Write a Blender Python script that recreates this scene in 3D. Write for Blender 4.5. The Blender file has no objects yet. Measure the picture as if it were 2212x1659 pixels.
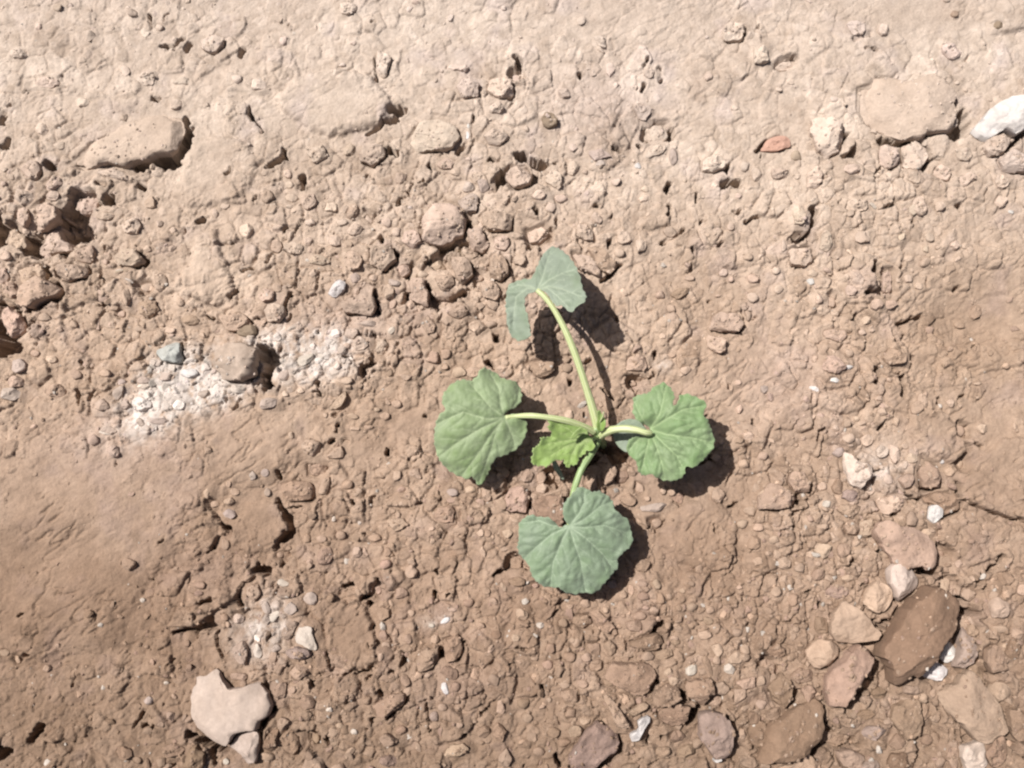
import bpy, math, random
import numpy as np
from mathutils import Vector, noise as mnoise
from mathutils.geometry import delaunay_2d_cdt

# ------------------------------------------------------------------ camera, sky, sun, exposure
sc = bpy.context.scene
C = sc.collection
R = math.radians
TILT, DIST, FRAME_W = R(8.0), 0.42, 0.46          # phone held about 42 cm above the soil
cam_d = bpy.data.cameras.new('camera')
cam = bpy.data.objects.new('camera', cam_d)
C.objects.link(cam)
cam.location = (0, -DIST * math.sin(TILT), DIST * math.cos(TILT))
cam.rotation_euler = (TILT, 0, 0)
cam_d.sensor_width = 36.0
cam_d.lens = 36.0 * DIST / FRAME_W
cam_d.clip_start = 0.01
cam_d.clip_end = 200.0
sc.camera = cam

SUN_EL, SHADOW_DIR = R(58), math.atan2(-0.44, 0.90)   # direction in which shadows fall on the ground
w = bpy.data.worlds.new('World')
sc.world = w
w.use_nodes = True
nt = w.node_tree
sky = nt.nodes.new('ShaderNodeTexSky')
sky.sky_type = 'NISHITA'
sky.sun_disc = False
sky.sun_elevation = SUN_EL
sun_az = SHADOW_DIR + math.pi                       # where the sun stands (from +X, counter clockwise)
sky.sun_rotation = math.pi / 2 - sun_az
sky.dust_density = 4.0
sky.air_density = 0.5
bg = nt.nodes['Background']
bg.inputs['Strength'].default_value = 0.05
nt.links.new(sky.outputs[0], bg.inputs['Color'])

sd = bpy.data.lights.new('sun', 'SUN')
sd.energy = 5.0
sd.angle = R(0.55)
sd.color = (1.0, 0.955, 0.90)
sun = bpy.data.objects.new('sun', sd)
C.objects.link(sun)
ldir = Vector((math.cos(SHADOW_DIR) * math.cos(SUN_EL), math.sin(SHADOW_DIR) * math.cos(SUN_EL), -math.sin(SUN_EL)))
sun.rotation_euler = ldir.to_track_quat('-Z', 'Y').to_euler()
sun.location = (-1, 1, 2)

sc.view_settings.view_transform = 'Standard'
sc.view_settings.look = 'None'
sc.view_settings.gamma = 1.0
sc.view_settings.use_curve_mapping = False
sc.view_settings.exposure = 0.50
sc.render.engine = 'CYCLES'
sc.cycles.max_bounces = 5
sc.cycles.diffuse_bounces = 2
sc.cycles.filter_width = 2.3

rng = np.random.default_rng(11)
random.seed(5)
S = FRAME_W / 2212.0            # metres of ground per unit of the traced plan
CT, ST = math.cos(TILT), math.sin(TILT)

def ground_xy(u, v, z=0.0):
    """plan units (2212 x 1659 across the plot) -> metres at height z"""
    u = np.asarray(u, float); v = np.asarray(v, float)
    x = (u - 1106.0) * S / DIST; y = (829.5 - v) * S / DIST
    dx, dy, dz = x, y * CT + ST, y * ST - CT
    t = (z - DIST * CT) / dz
    return dx * t, -DIST * ST + dy * t

def plan_uv(x, y, z=0.0):
    px, py, pz = x, y + DIST * ST, z - DIST * CT
    cx = px; cy = py * CT + pz * ST; cz = -py * ST + pz * CT
    return 1106.0 + cx / -cz * DIST / S, 829.5 - cy / -cz * DIST / S

# ------------------------------------------------------------------ noise helpers
def table(seed):
    return np.random.default_rng(seed).random((256, 256))

_T = {}
def vnoise(x, y, seed=0):
    if seed not in _T: _T[seed] = table(1000 + seed)
    T = _T[seed]
    xi = np.floor(x).astype(np.int64); yi = np.floor(y).astype(np.int64)
    fx = x - xi; fy = y - yi
    fx = fx * fx * fx * (fx * (fx * 6 - 15) + 10); fy = fy * fy * fy * (fy * (fy * 6 - 15) + 10)
    x0 = xi & 255; x1 = (xi + 1) & 255; y0 = yi & 255; y1 = (yi + 1) & 255
    a = T[x0, y0] * (1 - fx) + T[x1, y0] * fx
    b = T[x0, y1] * (1 - fx) + T[x1, y1] * fx
    return (a * (1 - fy) + b * fy) * 2 - 1

def fbm(x, y, oct=4, seed=0, gain=0.5):
    s = 0; a = 1.0; f = 1.0; n = 0
    for o in range(oct):
        s = s + a * vnoise(x * f + 13.7 * o, y * f - 7.3 * o, seed + o)
        n += a; a *= gain; f *= 2.03
    return s / n

def cells(x, y, size, seed, jit=0.85):
    """nearest two jittered cell centres: returns F1, F2, id and offset to the nearest"""
    r = np.random.default_rng(seed)
    JX, JY, ID = r.random((256, 256)), r.random((256, 256)), r.random((256, 256))
    gx, gy = x / size, y / size
    ix = np.floor(gx).astype(np.int64); iy = np.floor(gy).astype(np.int64)
    f1 = np.full(x.shape, 9.0); f2 = np.full(x.shape, 9.0); cid = np.zeros(x.shape)
    ox = np.zeros(x.shape); oy = np.zeros(x.shape)
    for a in (-1, 0, 1):
        for b in (-1, 0, 1):
            cx = (ix + a) & 255; cy = (iy + b) & 255
            px = ix + a + 0.5 + (JX[cx, cy] - 0.5) * jit; py = iy + b + 0.5 + (JY[cx, cy] - 0.5) * jit
            dx = gx - px; dy = gy - py
            d = np.sqrt(dx * dx + dy * dy)
            near = d < f1
            f2 = np.where(near, f1, np.minimum(f2, d))
            cid = np.where(near, ID[cx, cy], cid)
            ox = np.where(near, dx, ox); oy = np.where(near, dy, oy)
            f1 = np.where(near, d, f1)
    return f1, f2, cid, ox, oy

def sstep(a, b, x):
    t = np.clip((x - a) / (b - a), 0, 1)
    return t * t * (3 - 2 * t)

# ------------------------------------------------------------------ materials
def new_mat(name):
    m = bpy.data.materials.new(name); m.use_nodes = True
    return m, m.node_tree, m.node_tree.nodes['Principled BSDF']

def soil_material(name, bump=0.00055, scale=900.0, rough=0.95, grain=0.10):
    m, t, p = new_mat(name)
    N, L = t.nodes, t.links
    at = N.new('ShaderNodeAttribute'); at.attribute_name = 'tint'
    tc = N.new('ShaderNodeTexCoord')
    n1 = N.new('ShaderNodeTexNoise'); n1.inputs['Scale'].default_value = scale; n1.inputs['Detail'].default_value = 4
    n2 = N.new('ShaderNodeTexNoise'); n2.inputs['Scale'].default_value = scale * 0.22; n2.inputs['Detail'].default_value = 5
    L.new(tc.outputs['Object'], n1.inputs['Vector']); L.new(tc.outputs['Object'], n2.inputs['Vector'])
    mr = N.new('ShaderNodeMapRange'); mr.inputs[1].default_value = 0.3; mr.inputs[2].default_value = 0.7
    mr.inputs[3].default_value = 1 - grain; mr.inputs[4].default_value = 1 + grain
    L.new(n2.outputs['Fac'], mr.inputs[0])
    n3 = N.new('ShaderNodeTexNoise'); n3.inputs['Scale'].default_value = scale * 1.1; n3.inputs['Detail'].default_value = 3; n3.inputs['Roughness'].default_value = 0.7
    L.new(tc.outputs['Object'], n3.inputs['Vector'])
    m3 = N.new('ShaderNodeMapRange'); m3.inputs[1].default_value = 0.3; m3.inputs[2].default_value = 0.7; m3.inputs[3].default_value = 0.90; m3.inputs[4].default_value = 1.09
    L.new(n3.outputs['Fac'], m3.inputs[0])
    mm = N.new('ShaderNodeMath'); mm.operation = 'MULTIPLY'; L.new(mr.outputs[0], mm.inputs[0]); L.new(m3.outputs[0], mm.inputs[1]); mr = mm
    mx = N.new('ShaderNodeVectorMath'); mx.operation = 'SCALE'
    L.new(at.outputs['Color'], mx.inputs[0]); L.new(mr.outputs[0], mx.inputs['Scale'])
    L.new(mx.outputs[0], p.inputs['Base Color'])
    b = N.new('ShaderNodeBump'); b.inputs['Strength'].default_value = 0.8; b.inputs['Distance'].default_value = bump
    L.new(n1.outputs['Fac'], b.inputs['Height']); L.new(b.outputs[0], p.inputs['Normal'])
    p.inputs['Roughness'].default_value = rough
    p.inputs['Specular IOR Level'].default_value = 0.15
    return m

M_SOIL = soil_material('dry_soil')
M_CLOD = soil_material('soil_clod', bump=0.0005, scale=800.0)
M_STONE = soil_material('pale_stone', bump=0.00012, scale=600.0, rough=0.75, grain=0.06)

def leaf_material(name, base, vein, pale, trans=0.10):
    m, t, p = new_mat(name)
    N, L = t.nodes, t.links
    at = N.new('ShaderNodeAttribute'); at.attribute_name = 'vein'
    sep = N.new('ShaderNodeSeparateColor'); L.new(at.outputs['Color'], sep.inputs[0])
    tc = N.new('ShaderNodeTexCoord')
    n1 = N.new('ShaderNodeTexNoise'); n1.inputs['Scale'].default_value = 70; n1.inputs['Detail'].default_value = 5
    n2 = N.new('ShaderNodeTexNoise'); n2.inputs['Scale'].default_value = 900; n2.inputs['Detail'].default_value = 3
    vo = N.new('ShaderNodeTexVoronoi'); vo.feature = 'DISTANCE_TO_EDGE'; vo.inputs['Scale'].default_value = 420
    for n in (n1, n2, vo): L.new(tc.outputs['Object'], n.inputs['Vector'])
    r0 = N.new('ShaderNodeValToRGB'); r0.color_ramp.elements[0].position = 0.38; r0.color_ramp.elements[1].position = 0.66
    L.new(n1.outputs['Fac'], r0.inputs[0])
    a = N.new('ShaderNodeMix'); a.data_type = 'RGBA'; a.inputs[6].default_value = (*base, 1); a.inputs[7].default_value = (*pale, 1)
    L.new(r0.outputs[0], a.inputs[0])
    # bloom of pale dust and hairs between the veins (green channel)
    a2 = N.new('ShaderNodeMix'); a2.data_type = 'RGBA'; L.new(sep.outputs[1], a2.inputs[0]); L.new(a.outputs[2], a2.inputs[6])
    a2.inputs[7].default_value = (*pale, 1)
    b = N.new('ShaderNodeMix'); b.data_type = 'RGBA'; L.new(sep.outputs[0], b.inputs[0]); L.new(a2.outputs[2], b.inputs[6])
    b.inputs[7].default_value = (*vein, 1)
    L.new(b.outputs[2], p.inputs['Base Color'])
    p.inputs['Roughness'].default_value = 0.62
    p.inputs['Specular IOR Level'].default_value = 0.35
    p.inputs['Sheen Weight'].default_value = 0.15
    p.inputs['Sheen Roughness'].default_value = 0.6
    bp = N.new('ShaderNodeBump'); bp.inputs['Strength'].default_value = 0.45; bp.inputs['Distance'].default_value = 0.00025
    ad = N.new('ShaderNodeMath'); ad.operation = 'ADD'
    L.new(n2.outputs['Fac'], ad.inputs[0]); L.new(vo.outputs['Distance'], ad.inputs[1])
    L.new(ad.outputs[0], bp.inputs['Height']); L.new(bp.outputs[0], p.inputs['Normal'])
    tr = N.new('ShaderNodeBsdfTranslucent')
    hs = N.new('ShaderNodeHueSaturation'); hs.inputs['Saturation'].default_value = 1.25; hs.inputs['Value'].default_value = 1.0
    L.new(b.outputs[2], hs.inputs['Color']); L.new(hs.outputs[0], tr.inputs[0])
    ms = N.new('ShaderNodeMixShader'); ms.inputs[0].default_value = trans
    out = N['Material Output']
    L.new(p.outputs[0], ms.inputs[1]); L.new(tr.outputs[0], ms.inputs[2]); L.new(ms.outputs[0], out.inputs[0])
    return m

def petiole_material(name, c0, c1):
    m, t, p = new_mat(name)
    N, L = t.nodes, t.links
    at = N.new('ShaderNodeAttribute'); at.attribute_name = 'vein'
    sep = N.new('ShaderNodeSeparateColor'); L.new(at.outputs['Color'], sep.inputs[0])
    tc = N.new('ShaderNodeTexCoord')
    n1 = N.new('ShaderNodeTexNoise'); n1.inputs['Scale'].default_value = 350; n1.inputs['Detail'].default_value = 4
    L.new(tc.outputs['Object'], n1.inputs['Vector'])
    ad = N.new('ShaderNodeMath'); ad.operation = 'MULTIPLY_ADD'; ad.inputs[1].default_value = 0.5
    L.new(n1.outputs['Fac'], ad.inputs[0]); 
    sb = N.new('ShaderNodeMath'); sb.operation = 'SUBTRACT'; L.new(sep.outputs[0], sb.inputs[0]); sb.inputs[1].default_value = 0.25
    L.new(sb.outputs[0], ad.inputs[2])
    mx = N.new('ShaderNodeMix'); mx.data_type = 'RGBA'; L.new(ad.outputs[0], mx.inputs[0])
    mx.inputs[6].default_value = (*c0, 1); mx.inputs[7].default_value = (*c1, 1)
    L.new(mx.outputs[2], p.inputs['Base Color'])
    p.inputs['Roughness'].default_value = 0.5
    p.inputs['Subsurface Weight'].default_value = 0.15
    p.inputs['Subsurface Radius'].default_value = (0.002, 0.002, 0.001)
    b = N.new('ShaderNodeBump'); b.inputs['Strength'].default_value = 0.4; b.inputs['Distance'].default_value = 0.0002
    L.new(n1.outputs['Fac'], b.inputs['Height']); L.new(b.outputs[0], p.inputs['Normal'])
    return m

# ------------------------------------------------------------------ mesh helper
def np_mesh(name, verts, faces_quad=None, faces_tri=None, color=None, cname='tint', smooth=True):
    me = bpy.data.meshes.new(name)
    verts = np.asarray(verts, dtype=np.float32)
    me.vertices.add(len(verts)); me.vertices.foreach_set('co', verts.ravel())
    loops = []; totals = []
    if faces_quad is not None and len(faces_quad):
        q = np.asarray(faces_quad, dtype=np.int32); loops.append(q.ravel()); totals.append(np.full(len(q), 4, np.int32))
    if faces_tri is not None and len(faces_tri):
        q = np.asarray(faces_tri, dtype=np.int32); loops.append(q.ravel()); totals.append(np.full(len(q), 3, np.int32))
    loops = np.concatenate(loops); totals = np.concatenate(totals)
    me.loops.add(len(loops)); me.loops.foreach_set('vertex_index', loops)
    me.polygons.add(len(totals))
    starts = np.concatenate([[0], np.cumsum(totals)[:-1]]).astype(np.int32)
    me.polygons.foreach_set('loop_start', starts)
    me.polygons.foreach_set('loop_total', totals)
    me.polygons.foreach_set('use_smooth', np.full(len(totals), smooth))
    if color is not None:
        ca = me.color_attributes.new(cname, 'FLOAT_COLOR', 'POINT')
        col = np.ones((len(verts), 4), np.float32); col[:, :3] = color
        ca.data.foreach_set('color', col.ravel())
    me.update(calc_edges=True)
    me.validate()
    return me

def link(name, me, mat, parent=None, loc=None):
    o = bpy.data.objects.new(name, me); C.objects.link(o)
    if mat is not None: me.materials.append(mat)
    if parent is not None: o.parent = parent
    if loc is not None: o.location = loc
    return o

# ------------------------------------------------------------------ soil tone over the plot (dry crust colour)
def soil_tone(u, v):
    """albedo of the soil: paler far from the viewer, darker and browner close by, chalk spill on the left"""
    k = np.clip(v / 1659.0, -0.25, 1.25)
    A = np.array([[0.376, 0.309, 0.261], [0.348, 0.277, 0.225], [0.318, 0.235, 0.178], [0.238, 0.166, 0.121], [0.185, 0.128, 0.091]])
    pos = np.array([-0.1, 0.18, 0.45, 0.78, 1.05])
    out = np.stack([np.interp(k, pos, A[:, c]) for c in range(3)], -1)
    def blob(cx, cy, rx, ry, ang=0.0):
        a = R(ang); dx = u - cx; dy = v - cy
        X = dx * math.cos(a) + dy * math.sin(a); Y = -dx * math.sin(a) + dy * math.cos(a)
        return np.exp(-((X / rx) ** 2 + (Y / ry) ** 2))
    pale = np.zeros(np.shape(u))
    for b in ((700, 240, 170, 80, 5), (900, 60, 260, 110, 0), (1960, 230, 130, 70, 0), (60, 150, 110, 60, 0), (420, 300, 60, 110, 20),
              (470, 600, 90, 80, 0), (1800, 270, 60, 60, 0), (2050, 110, 160, 80, 0), (1300, 400, 120, 60, 0), (960, 490, 50, 50, 0),
              (1480, 330, 130, 120, 0), (1740, 420, 160, 60, 0)):
        pale = pale + blob(*b) * 0.75
    dark = np.zeros(np.shape(u))  # dark blobs; those by the right edge put the hollow's slope shade into colour
    for b in ((2080, 700, 170, 110, -20), (2110, 640, 110, 130, 0), (2120, 780, 130, 90, 0), (1500, 1130, 110, 90, 0), (60, 1330, 230, 180, 0), (330, 1280, 160, 120, 0), (150, 1560, 260, 110, 0), (520, 1130, 150, 90, 0), (820, 360, 150, 70, 0), (560, 1100, 110, 110, 0), (2120, 960, 130, 160, 0),
              (1500, 1240, 120, 70, 0), (60, 1230, 140, 160, 0), (1480, 620, 90, 90, 0), (800, 900, 110, 90, 0), (1150, 1300, 160, 60, 0),
              (960, 760, 100, 70, 0), (380, 1440, 160, 120, 0), (750, 1380, 70, 70, 0), (1960, 30, 160, 50, 0)):
        dark = dark + blob(*b) * 0.6
    wn = fbm(u / 90, v / 90, 4, 40)
    pale = np.clip(pale + 0.45 * wn, 0, 1); dark = np.clip(dark - 0.35 * wn, 0, 1)
    out = out * (1 + 0.22 * pale[..., None] * np.array([0.8, 0.95, 1.05]))
    out = out * (1 - 0.20 * dark[..., None] * np.array([0.9, 1.05, 1.2]))
    # pinkish grey drifts
    pk = np.clip(fbm(u / 60 + 9, v / 60, 3, 50) * 2.0 - 0.45, 0, 1)
    for b in ((1300, 230, 130, 90), (250, 960, 160, 70), (760, 700, 170, 60), (1700, 830, 130, 100), (450, 1230, 90, 60), (980, 1480, 90, 60)):
        pk = np.clip(pk + 0.8 * blob(*b), 0, 1)
    out = out * (1 + pk[..., None] * np.array([0.0, 0.01, 0.07]))
    # chalk spill
    ch = np.zeros(np.shape(u))
    for b in ((400, 815, 85, 55, -15), (345, 880, 100, 50, -30), (470, 850, 70, 30, -10), (620, 790, 90, 45, 0), (640, 740, 110, 30, 0),
              (700, 770, 80, 50, 0), (545, 1370, 50, 60, 60), (590, 1340, 40, 60, 0), (1900, 1010, 60, 50, 0), (1430, 790, 20, 15, 0), (940, 1340, 30, 14, -10)):
        ch = ch + blob(*b) * (1.15 if b[1] < 900 and b[0] < 500 else 0.7 if b[1] < 900 else 0.45)
    ch = np.clip(ch * (0.8 + 1.5 * fbm(u / 18, v / 18, 4, 60, 0.65)), 0, 1)
    out = out * (1 - ch[..., None]) + np.array([0.44, 0.388, 0.352]) * ch[..., None]
    return out

# ------------------------------------------------------------------ the soil: one sheet with real relief
def axis(half, step, far, n):
    inner = np.arange(-half, half + step / 2, step)
    g = (far / step / n) ** 0 
    outer = []
    d = step; x = half
    q = 1.11
    while x < far:
        d *= q; x += d; outer.append(x)
    o = np.array(outer)
    return np.concatenate([-o[::-1], inner, o])

STEP = 0.00049
X1 = axis(0.240, STEP, 9.0, 50); Y1 = axis(0.186, STEP, 9.0, 50) 
GX, GY = np.meshgrid(X1, Y1, indexing='xy')
GU, GV = plan_uv(GX, GY, 0.0)
far = np.hypot(np.maximum(np.abs(GX) - 0.240, 0), np.maximum(np.abs(GY) - 0.186, 0))
GUc = np.clip(GU, -600, 2800); GVc = np.clip(GV, -600, 2300)
bad = far > 0.4                                     # beyond the plot the plan mapping is not used
GUc = np.where(bad, GX / S, GUc); GVc = np.where(bad, -GY / S, GVc)

# where crumbs lie thick (1) and where the crust is smooth (0)
def crumb_density(u, v):
    m = 0.50 + 0.0 * u
    def b(cx, cy, rx, ry, a):
        return a * np.exp(-(((u - cx) / rx) ** 2 + ((v - cy) / ry) ** 2))
    for t in ((1960, 20, 190, 60, -.5), (150, 1090, 240, 130, -.55), (80, 1300, 200, 120, -.35), (560, 950, 150, 70, -.4), (1450, 1130, 110, 100, -.5),
              (1540, 870, 110, 90, -.4), (2100, 960, 120, 150, -.4), (880, 900, 80, 80, -.3), (700, 240, 150, 60, -.5), (900, 90, 200, 70, -.15),
              (1350, 40, 200, 60, -.3), (450, 600, 90, 80, -.4), (420, 370, 60, 90, -.35), (2120, 660, 110, 90, -.3), (330, 280, 110, 50, -.3),
              (1960, 225, 100, 60, -.4), (560, 1100, 60, 70, -.4), (760, 1370, 60, 70, -.6), (1330, 650, 100, 120, -.3), (1500, 300, 200, 120, -.15),
              (820, 400, 150, 60, .15), (120, 500, 160, 150, .45), (230, 640, 170, 90, .25), (720, 560, 200, 170, .35), (1000, 600, 130, 130, .45),
              (1300, 420, 160, 60, .3), (1800, 500, 160, 80, .3), (1760, 640, 120, 80, .25), (1780, 1080, 170, 110, .4), (1700, 1350, 300, 160, .5),
              (1950, 1450, 250, 200, .5), (1250, 1300, 200, 90, .35), (1300, 1500, 250, 120, .4), (950, 1450, 150, 110, .3), (650, 1480, 160, 120, .3),
              (620, 1330, 90, 90, .3), (720, 790, 150, 60, .4), (380, 830, 120, 70, .8), (600, 770, 110, 50, .3), (1060, 1080, 120, 60, .3), (1200, 720, 60, 70, .5), (1310, 690, 60, 60, .35), (1590, 970, 50, 60, .5), (1400, 1170, 50, 60, .5), (1130, 1000, 70, 60, .5), (900, 1120, 130, 100, .2), (1200, 1020, 120, 60, .4),
              (1080, 190, 60, 80, .3), (250, 60, 200, 60, .15), (50, 380, 100, 60, .2), (1880, 370, 200, 60, .35), (1280, 220, 120, 90, .15)):
        m = m + b(*t)
    return np.clip(m + 0.22 * fbm(u / 70, v / 70, 3, 70), 0.04, 1.0)

DEN = crumb_density(GUc, GVc)
# warp so that nothing runs straight
WX = GX + 0.0008 * fbm(GX / 0.004, GY / 0.004, 3, 80); WY = GY + 0.0008 * fbm(GX / 0.004 + 31, GY / 0.004, 3, 84)
H = 0.0030 * fbm(GX / 0.10 + 3, GY / 0.10, 2, 90) + 0.0010 * fbm(GX / 0.03, GY / 0.03, 2, 94)
AMP = np.interp(GVc, [0, 300, 620, 1000], [0.42, 0.58, 0.9, 0.95])
# smooth crust: slanting streaks left by water
a = R(33); SX = GX * math.cos(a) + GY * math.sin(a); SY = -GX * math.sin(a) + GY * math.cos(a)
sm = 1 - sstep(0.25, 0.7, DEN)
H += (0.25 + 0.75 * sm) * 0.00042 * AMP * fbm(SX / 0.008, SY / 0.0030, 4, 100, 0.6)
rg = np.abs(fbm(SX / 0.011 + 7, SY / 0.0042, 3, 640, 0.55)); H -= sm * AMP * 0.0011 * (1 - sstep(0.0, 0.16, rg)) * sstep(-0.2, 0.3, fbm(GX / 0.02, GY / 0.02, 2, 645))
for cu, cv, ru, rv, dz in ((2075, 690, 120, 90, -5.5), (1905, 690, 70, 120, 1.6), (2140, 860, 90, 60, -2.0), (70, 1210, 190, 60, -2.6), (60, 1120, 200, 50, 1.2), (250, 1400, 200, 80, -2.0),
                           (800, 370, 150, 60, -2.5), (1520, 640, 110, 90, -1.2), (700, 960, 120, 60, 1.4), (1320, 990, 60, 45, -4.0), (560, 1000, 90, 50, 1.2), (110, 490, 90, 60, -4.0)):
    H += 0.001 * dz * np.exp(-((GUc - cu) / ru) ** 2 - ((GVc - cv) / rv) ** 2)
H += 0.00011 * fbm(GX / 0.0018, GY / 0.0018, 3, 108, 0.6)
tint_cell = np.zeros(GX.shape)
LOD = 1 - sstep(0.0, 0.05, far)
BASE = 0.0030 * fbm(GX / 0.10 + 3, GY / 0.10, 2, 90)
H = BASE + (H - BASE) * LOD
for size, amp, th, sd_ in ((0.0170, 0.0022, 0.50, 205), (0.0105, 0.0019, 0.46, 201), (0.0064, 0.0014, 0.42, 202), (0.0037, 0.00070, 0.30, 203), (0.0021, 0.00028, 0.20, 204)):
    f1, f2, cid, ox, oy = cells(WX, WY, size, sd_)
    keep = sstep(th - 0.10, th + 0.25, DEN + (cid - 0.5) * 0.5)
    edge = sstep(0.0, 0.17, f2 - f1)
    h1 = np.modf(cid * 91.7)[0]; h2 = np.modf(cid * 37.3)[0]; h3 = np.modf(cid * 173.1)[0]
    tilt = (h1 - 0.5) * ox * 1.1 + (h2 - 0.5) * oy * 1.1
    dome = edge * (0.35 + 0.75 * h3) + edge * tilt * 0.8 + edge * 0.12 * np.sqrt(np.clip(1 - f1 * f1 * 1.5, 0, 1))
    pres = (np.modf(cid * 511.3)[0] < 0.68)
    H += keep * AMP * amp * dome * np.where(pres, 1.0, 0.25) * LOD
    tint_cell += (0.35 + 0.65 * keep) * (h2 - 0.5) * (0.20 if size > 0.003 else 0.14) * edge * LOD
    if size < 0.012:
        br = sstep(-0.15, 0.35, fbm(GX / (size * 2.2), GY / (size * 2.2), 2, 600 + sd_))
        H -= LOD * (0.25 + 0.75 * np.sqrt(AMP)) * 0.07 * size * (1 - sstep(0.0, 0.10, f2 - f1)) * br * sstep(0.12, 0.45, DEN) * np.interp(GVc, [120, 420], [0.55, 1.0])
del f1, f2, ox, oy

def seg_dist(px, py, ax, ay, bx, by):
    dx, dy = bx - ax, by - ay
    L2 = dx * dx + dy * dy + 1e-9
    t = np.clip(((px - ax) * dx + (py - ay) * dy) / L2, 0, 1)
    return np.hypot(px - ax - t * dx, py - ay - t * dy), t

WU = GUc + 5.0 * fbm(GUc / 14, GVc / 14, 2, 120); WV = GVc + 5.0 * fbm(GUc / 14 + 50, GVc / 14, 2, 122)
i0 = np.searchsorted(X1, -0.245); i1 = np.searchsorted(X1, 0.245); j0 = np.searchsorted(Y1, -0.19); j1 = np.searchsorted(Y1, 0.19)

def window(u0, v0, u1, v1, pad):
    xa, ya = ground_xy(u0 - pad, v1 + pad); xb, yb = ground_xy(u1 + pad, v0 - pad)
    a_, b_ = np.searchsorted(X1, min(xa, ground_xy(u0 - pad, v0 - pad)[0])), np.searchsorted(X1, max(xb, ground_xy(u1 + pad, v1 + pad)[0]))
    c_, d_ = np.searchsorted(Y1, ya), np.searchsorted(Y1, yb)
    return slice(c_, d_ + 1), slice(a_, b_ + 1)

def T(col, row, s):
    """tracing sheets: a 4 x 4 division of the plot, four sub-units to one plan unit"""
    out = []
    for p in s.split():
        x, y = p.split(',')
        out.append((col * 553.0 + float(x) / 4, row * 414.75 + float(y) / 4))
    return out

# raised crust plates and rises: outline, height in mm, edge softness in plan units, how much of the crumbs they shed
PLATES = [
    (T(1, 0, '160,860 380,640 700,600 1000,660 1150,840 1170,960 1100,1080 900,1150 640,1200 450,1130 220,970'), 3.2, 26, .8),
    (T(0, 0, '1660,1260 1900,1180 2200,1250 2240,1500 2100,1800 1600,1800 1500,1720'), 2.4, 24, .6),
    (T(0, 1, '1700,420 1900,330 1960,560 2040,800 2040,900 1900,1010 1530,880 1560,780 1680,600'), 2.6, 16, .8),
    (T(0, 2, '-800,500 300,420 700,330 1500,250 2300,120 2600,300 2700,560 2500,760 2200,900 2000,960 1880,1050 1900,1120 1990,1240 1900,1360 1800,1450 1560,1460 1300,1700 1000,2300 -800,2500'), 2.2, 60, .7),
    (T(0, 3, '1330,140 1500,-60 1800,-120 2150,-120 2200,0 2080,180 1880,310 1700,440 1500,490 1330,380'), 2.6, 16, .5),
    (T(1, 2, '-60,1020 190,1000 250,1120 320,1240 240,1350 100,1450 -60,1500 -300,1300'), 2.0, 26, .6),
    (T(1, 3, '650,250 850,190 950,260 1000,420 1050,560 1050,720 960,790 700,790 630,640 600,480'), 2.8, 12, .9),
    (T(3, 2, '1230,240 1400,220 1560,260 1650,360 1740,540 1700,620 1560,700 1350,560 1210,400'), 2.6, 14, .7),
    (T(3, 2, '1670,760 1850,620 2000,470 2260,450 2400,1240 2200,1200 2060,1150 1850,1060 1660,990'), 2.6, 12, .7),
    (T(3, 2, '1500,1200 1700,1130 2300,1250 2300,1700 1980,1500 1700,1600 1540,1480 1430,1350'), 2.2, 14, .5),
    (T(2, 2, '1460,1040 1620,960 1800,1000 1950,1200 1930,1480 1700,1600 1400,1560 1290,1400 1300,1200'), 2.0, 24, .6),
    (T(3, 1, '650,560 800,500 900,560 920,700 900,850 780,860 680,780'), 2.6, 16, .7),
    (T(3, 1, '1150,900 1700,500 2300,350 2300,1500 1900,1560 1500,1520 1260,1430 1160,1250'), 1.6, 30, .4),
    (T(2, 2, '2000,500 2300,100 2700,0 2900,200 2700,420 2400,560'), 1.6, 24, .6),
    (T(1, 2, '1500,150 1700,300 1500,700 1250,640 1140,500 1150,350'), 1.4, 24, .6),
    (T(3, 3, '2080,1150 2260,1240 2400,1700 2100,1720 1960,1500'), 2.4, 10, .5),
    (T(2, 1, '880,800 1300,780 1600,1000 1500,1300 1100,1500 900,1400'), 1.2, 30, .5),
    (T(3, 0, '1740,80 2300,-60 2400,260 2000,300'), 1.8, 30, .8),
    (T(2, 3, '940,1400 1160,1400 1360,1480 1420,1560 1660,1540 1720,1700 780,1720 830,1590'), 3.0, 8, .6),
    
]
for poly, hh, soft, shed in PLATES:
    P = np.array(poly)
    sl = window(P[:, 0].min(), P[:, 1].min(), P[:, 0].max(), P[:, 1].max(), 30)
    px, py = WU[sl], WV[sl]
    inside = np.zeros(px.shape, bool); dmin = np.full(px.shape, 1e9)
    n = len(P)
    for k in range(n):
        ax, ay = P[k]; bx, by = P[(k + 1) % n]
        d, _ = seg_dist(px, py, ax, ay, bx, by); dmin = np.minimum(dmin, d)
        cond = ((ay > py) != (by > py)) & (px < (bx - ax) * (py - ay) / (by - ay + 1e-12) + ax)
        inside ^= cond
    sdist = np.where(inside, dmin, -dmin)
    prof = 1 - (1 - np.clip(sdist / soft, 0, 1)) ** 3
    H[sl] += hh * 0.001 * prof * (1 + 0.15 * vnoise(px / 40, py / 40, 131))

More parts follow.
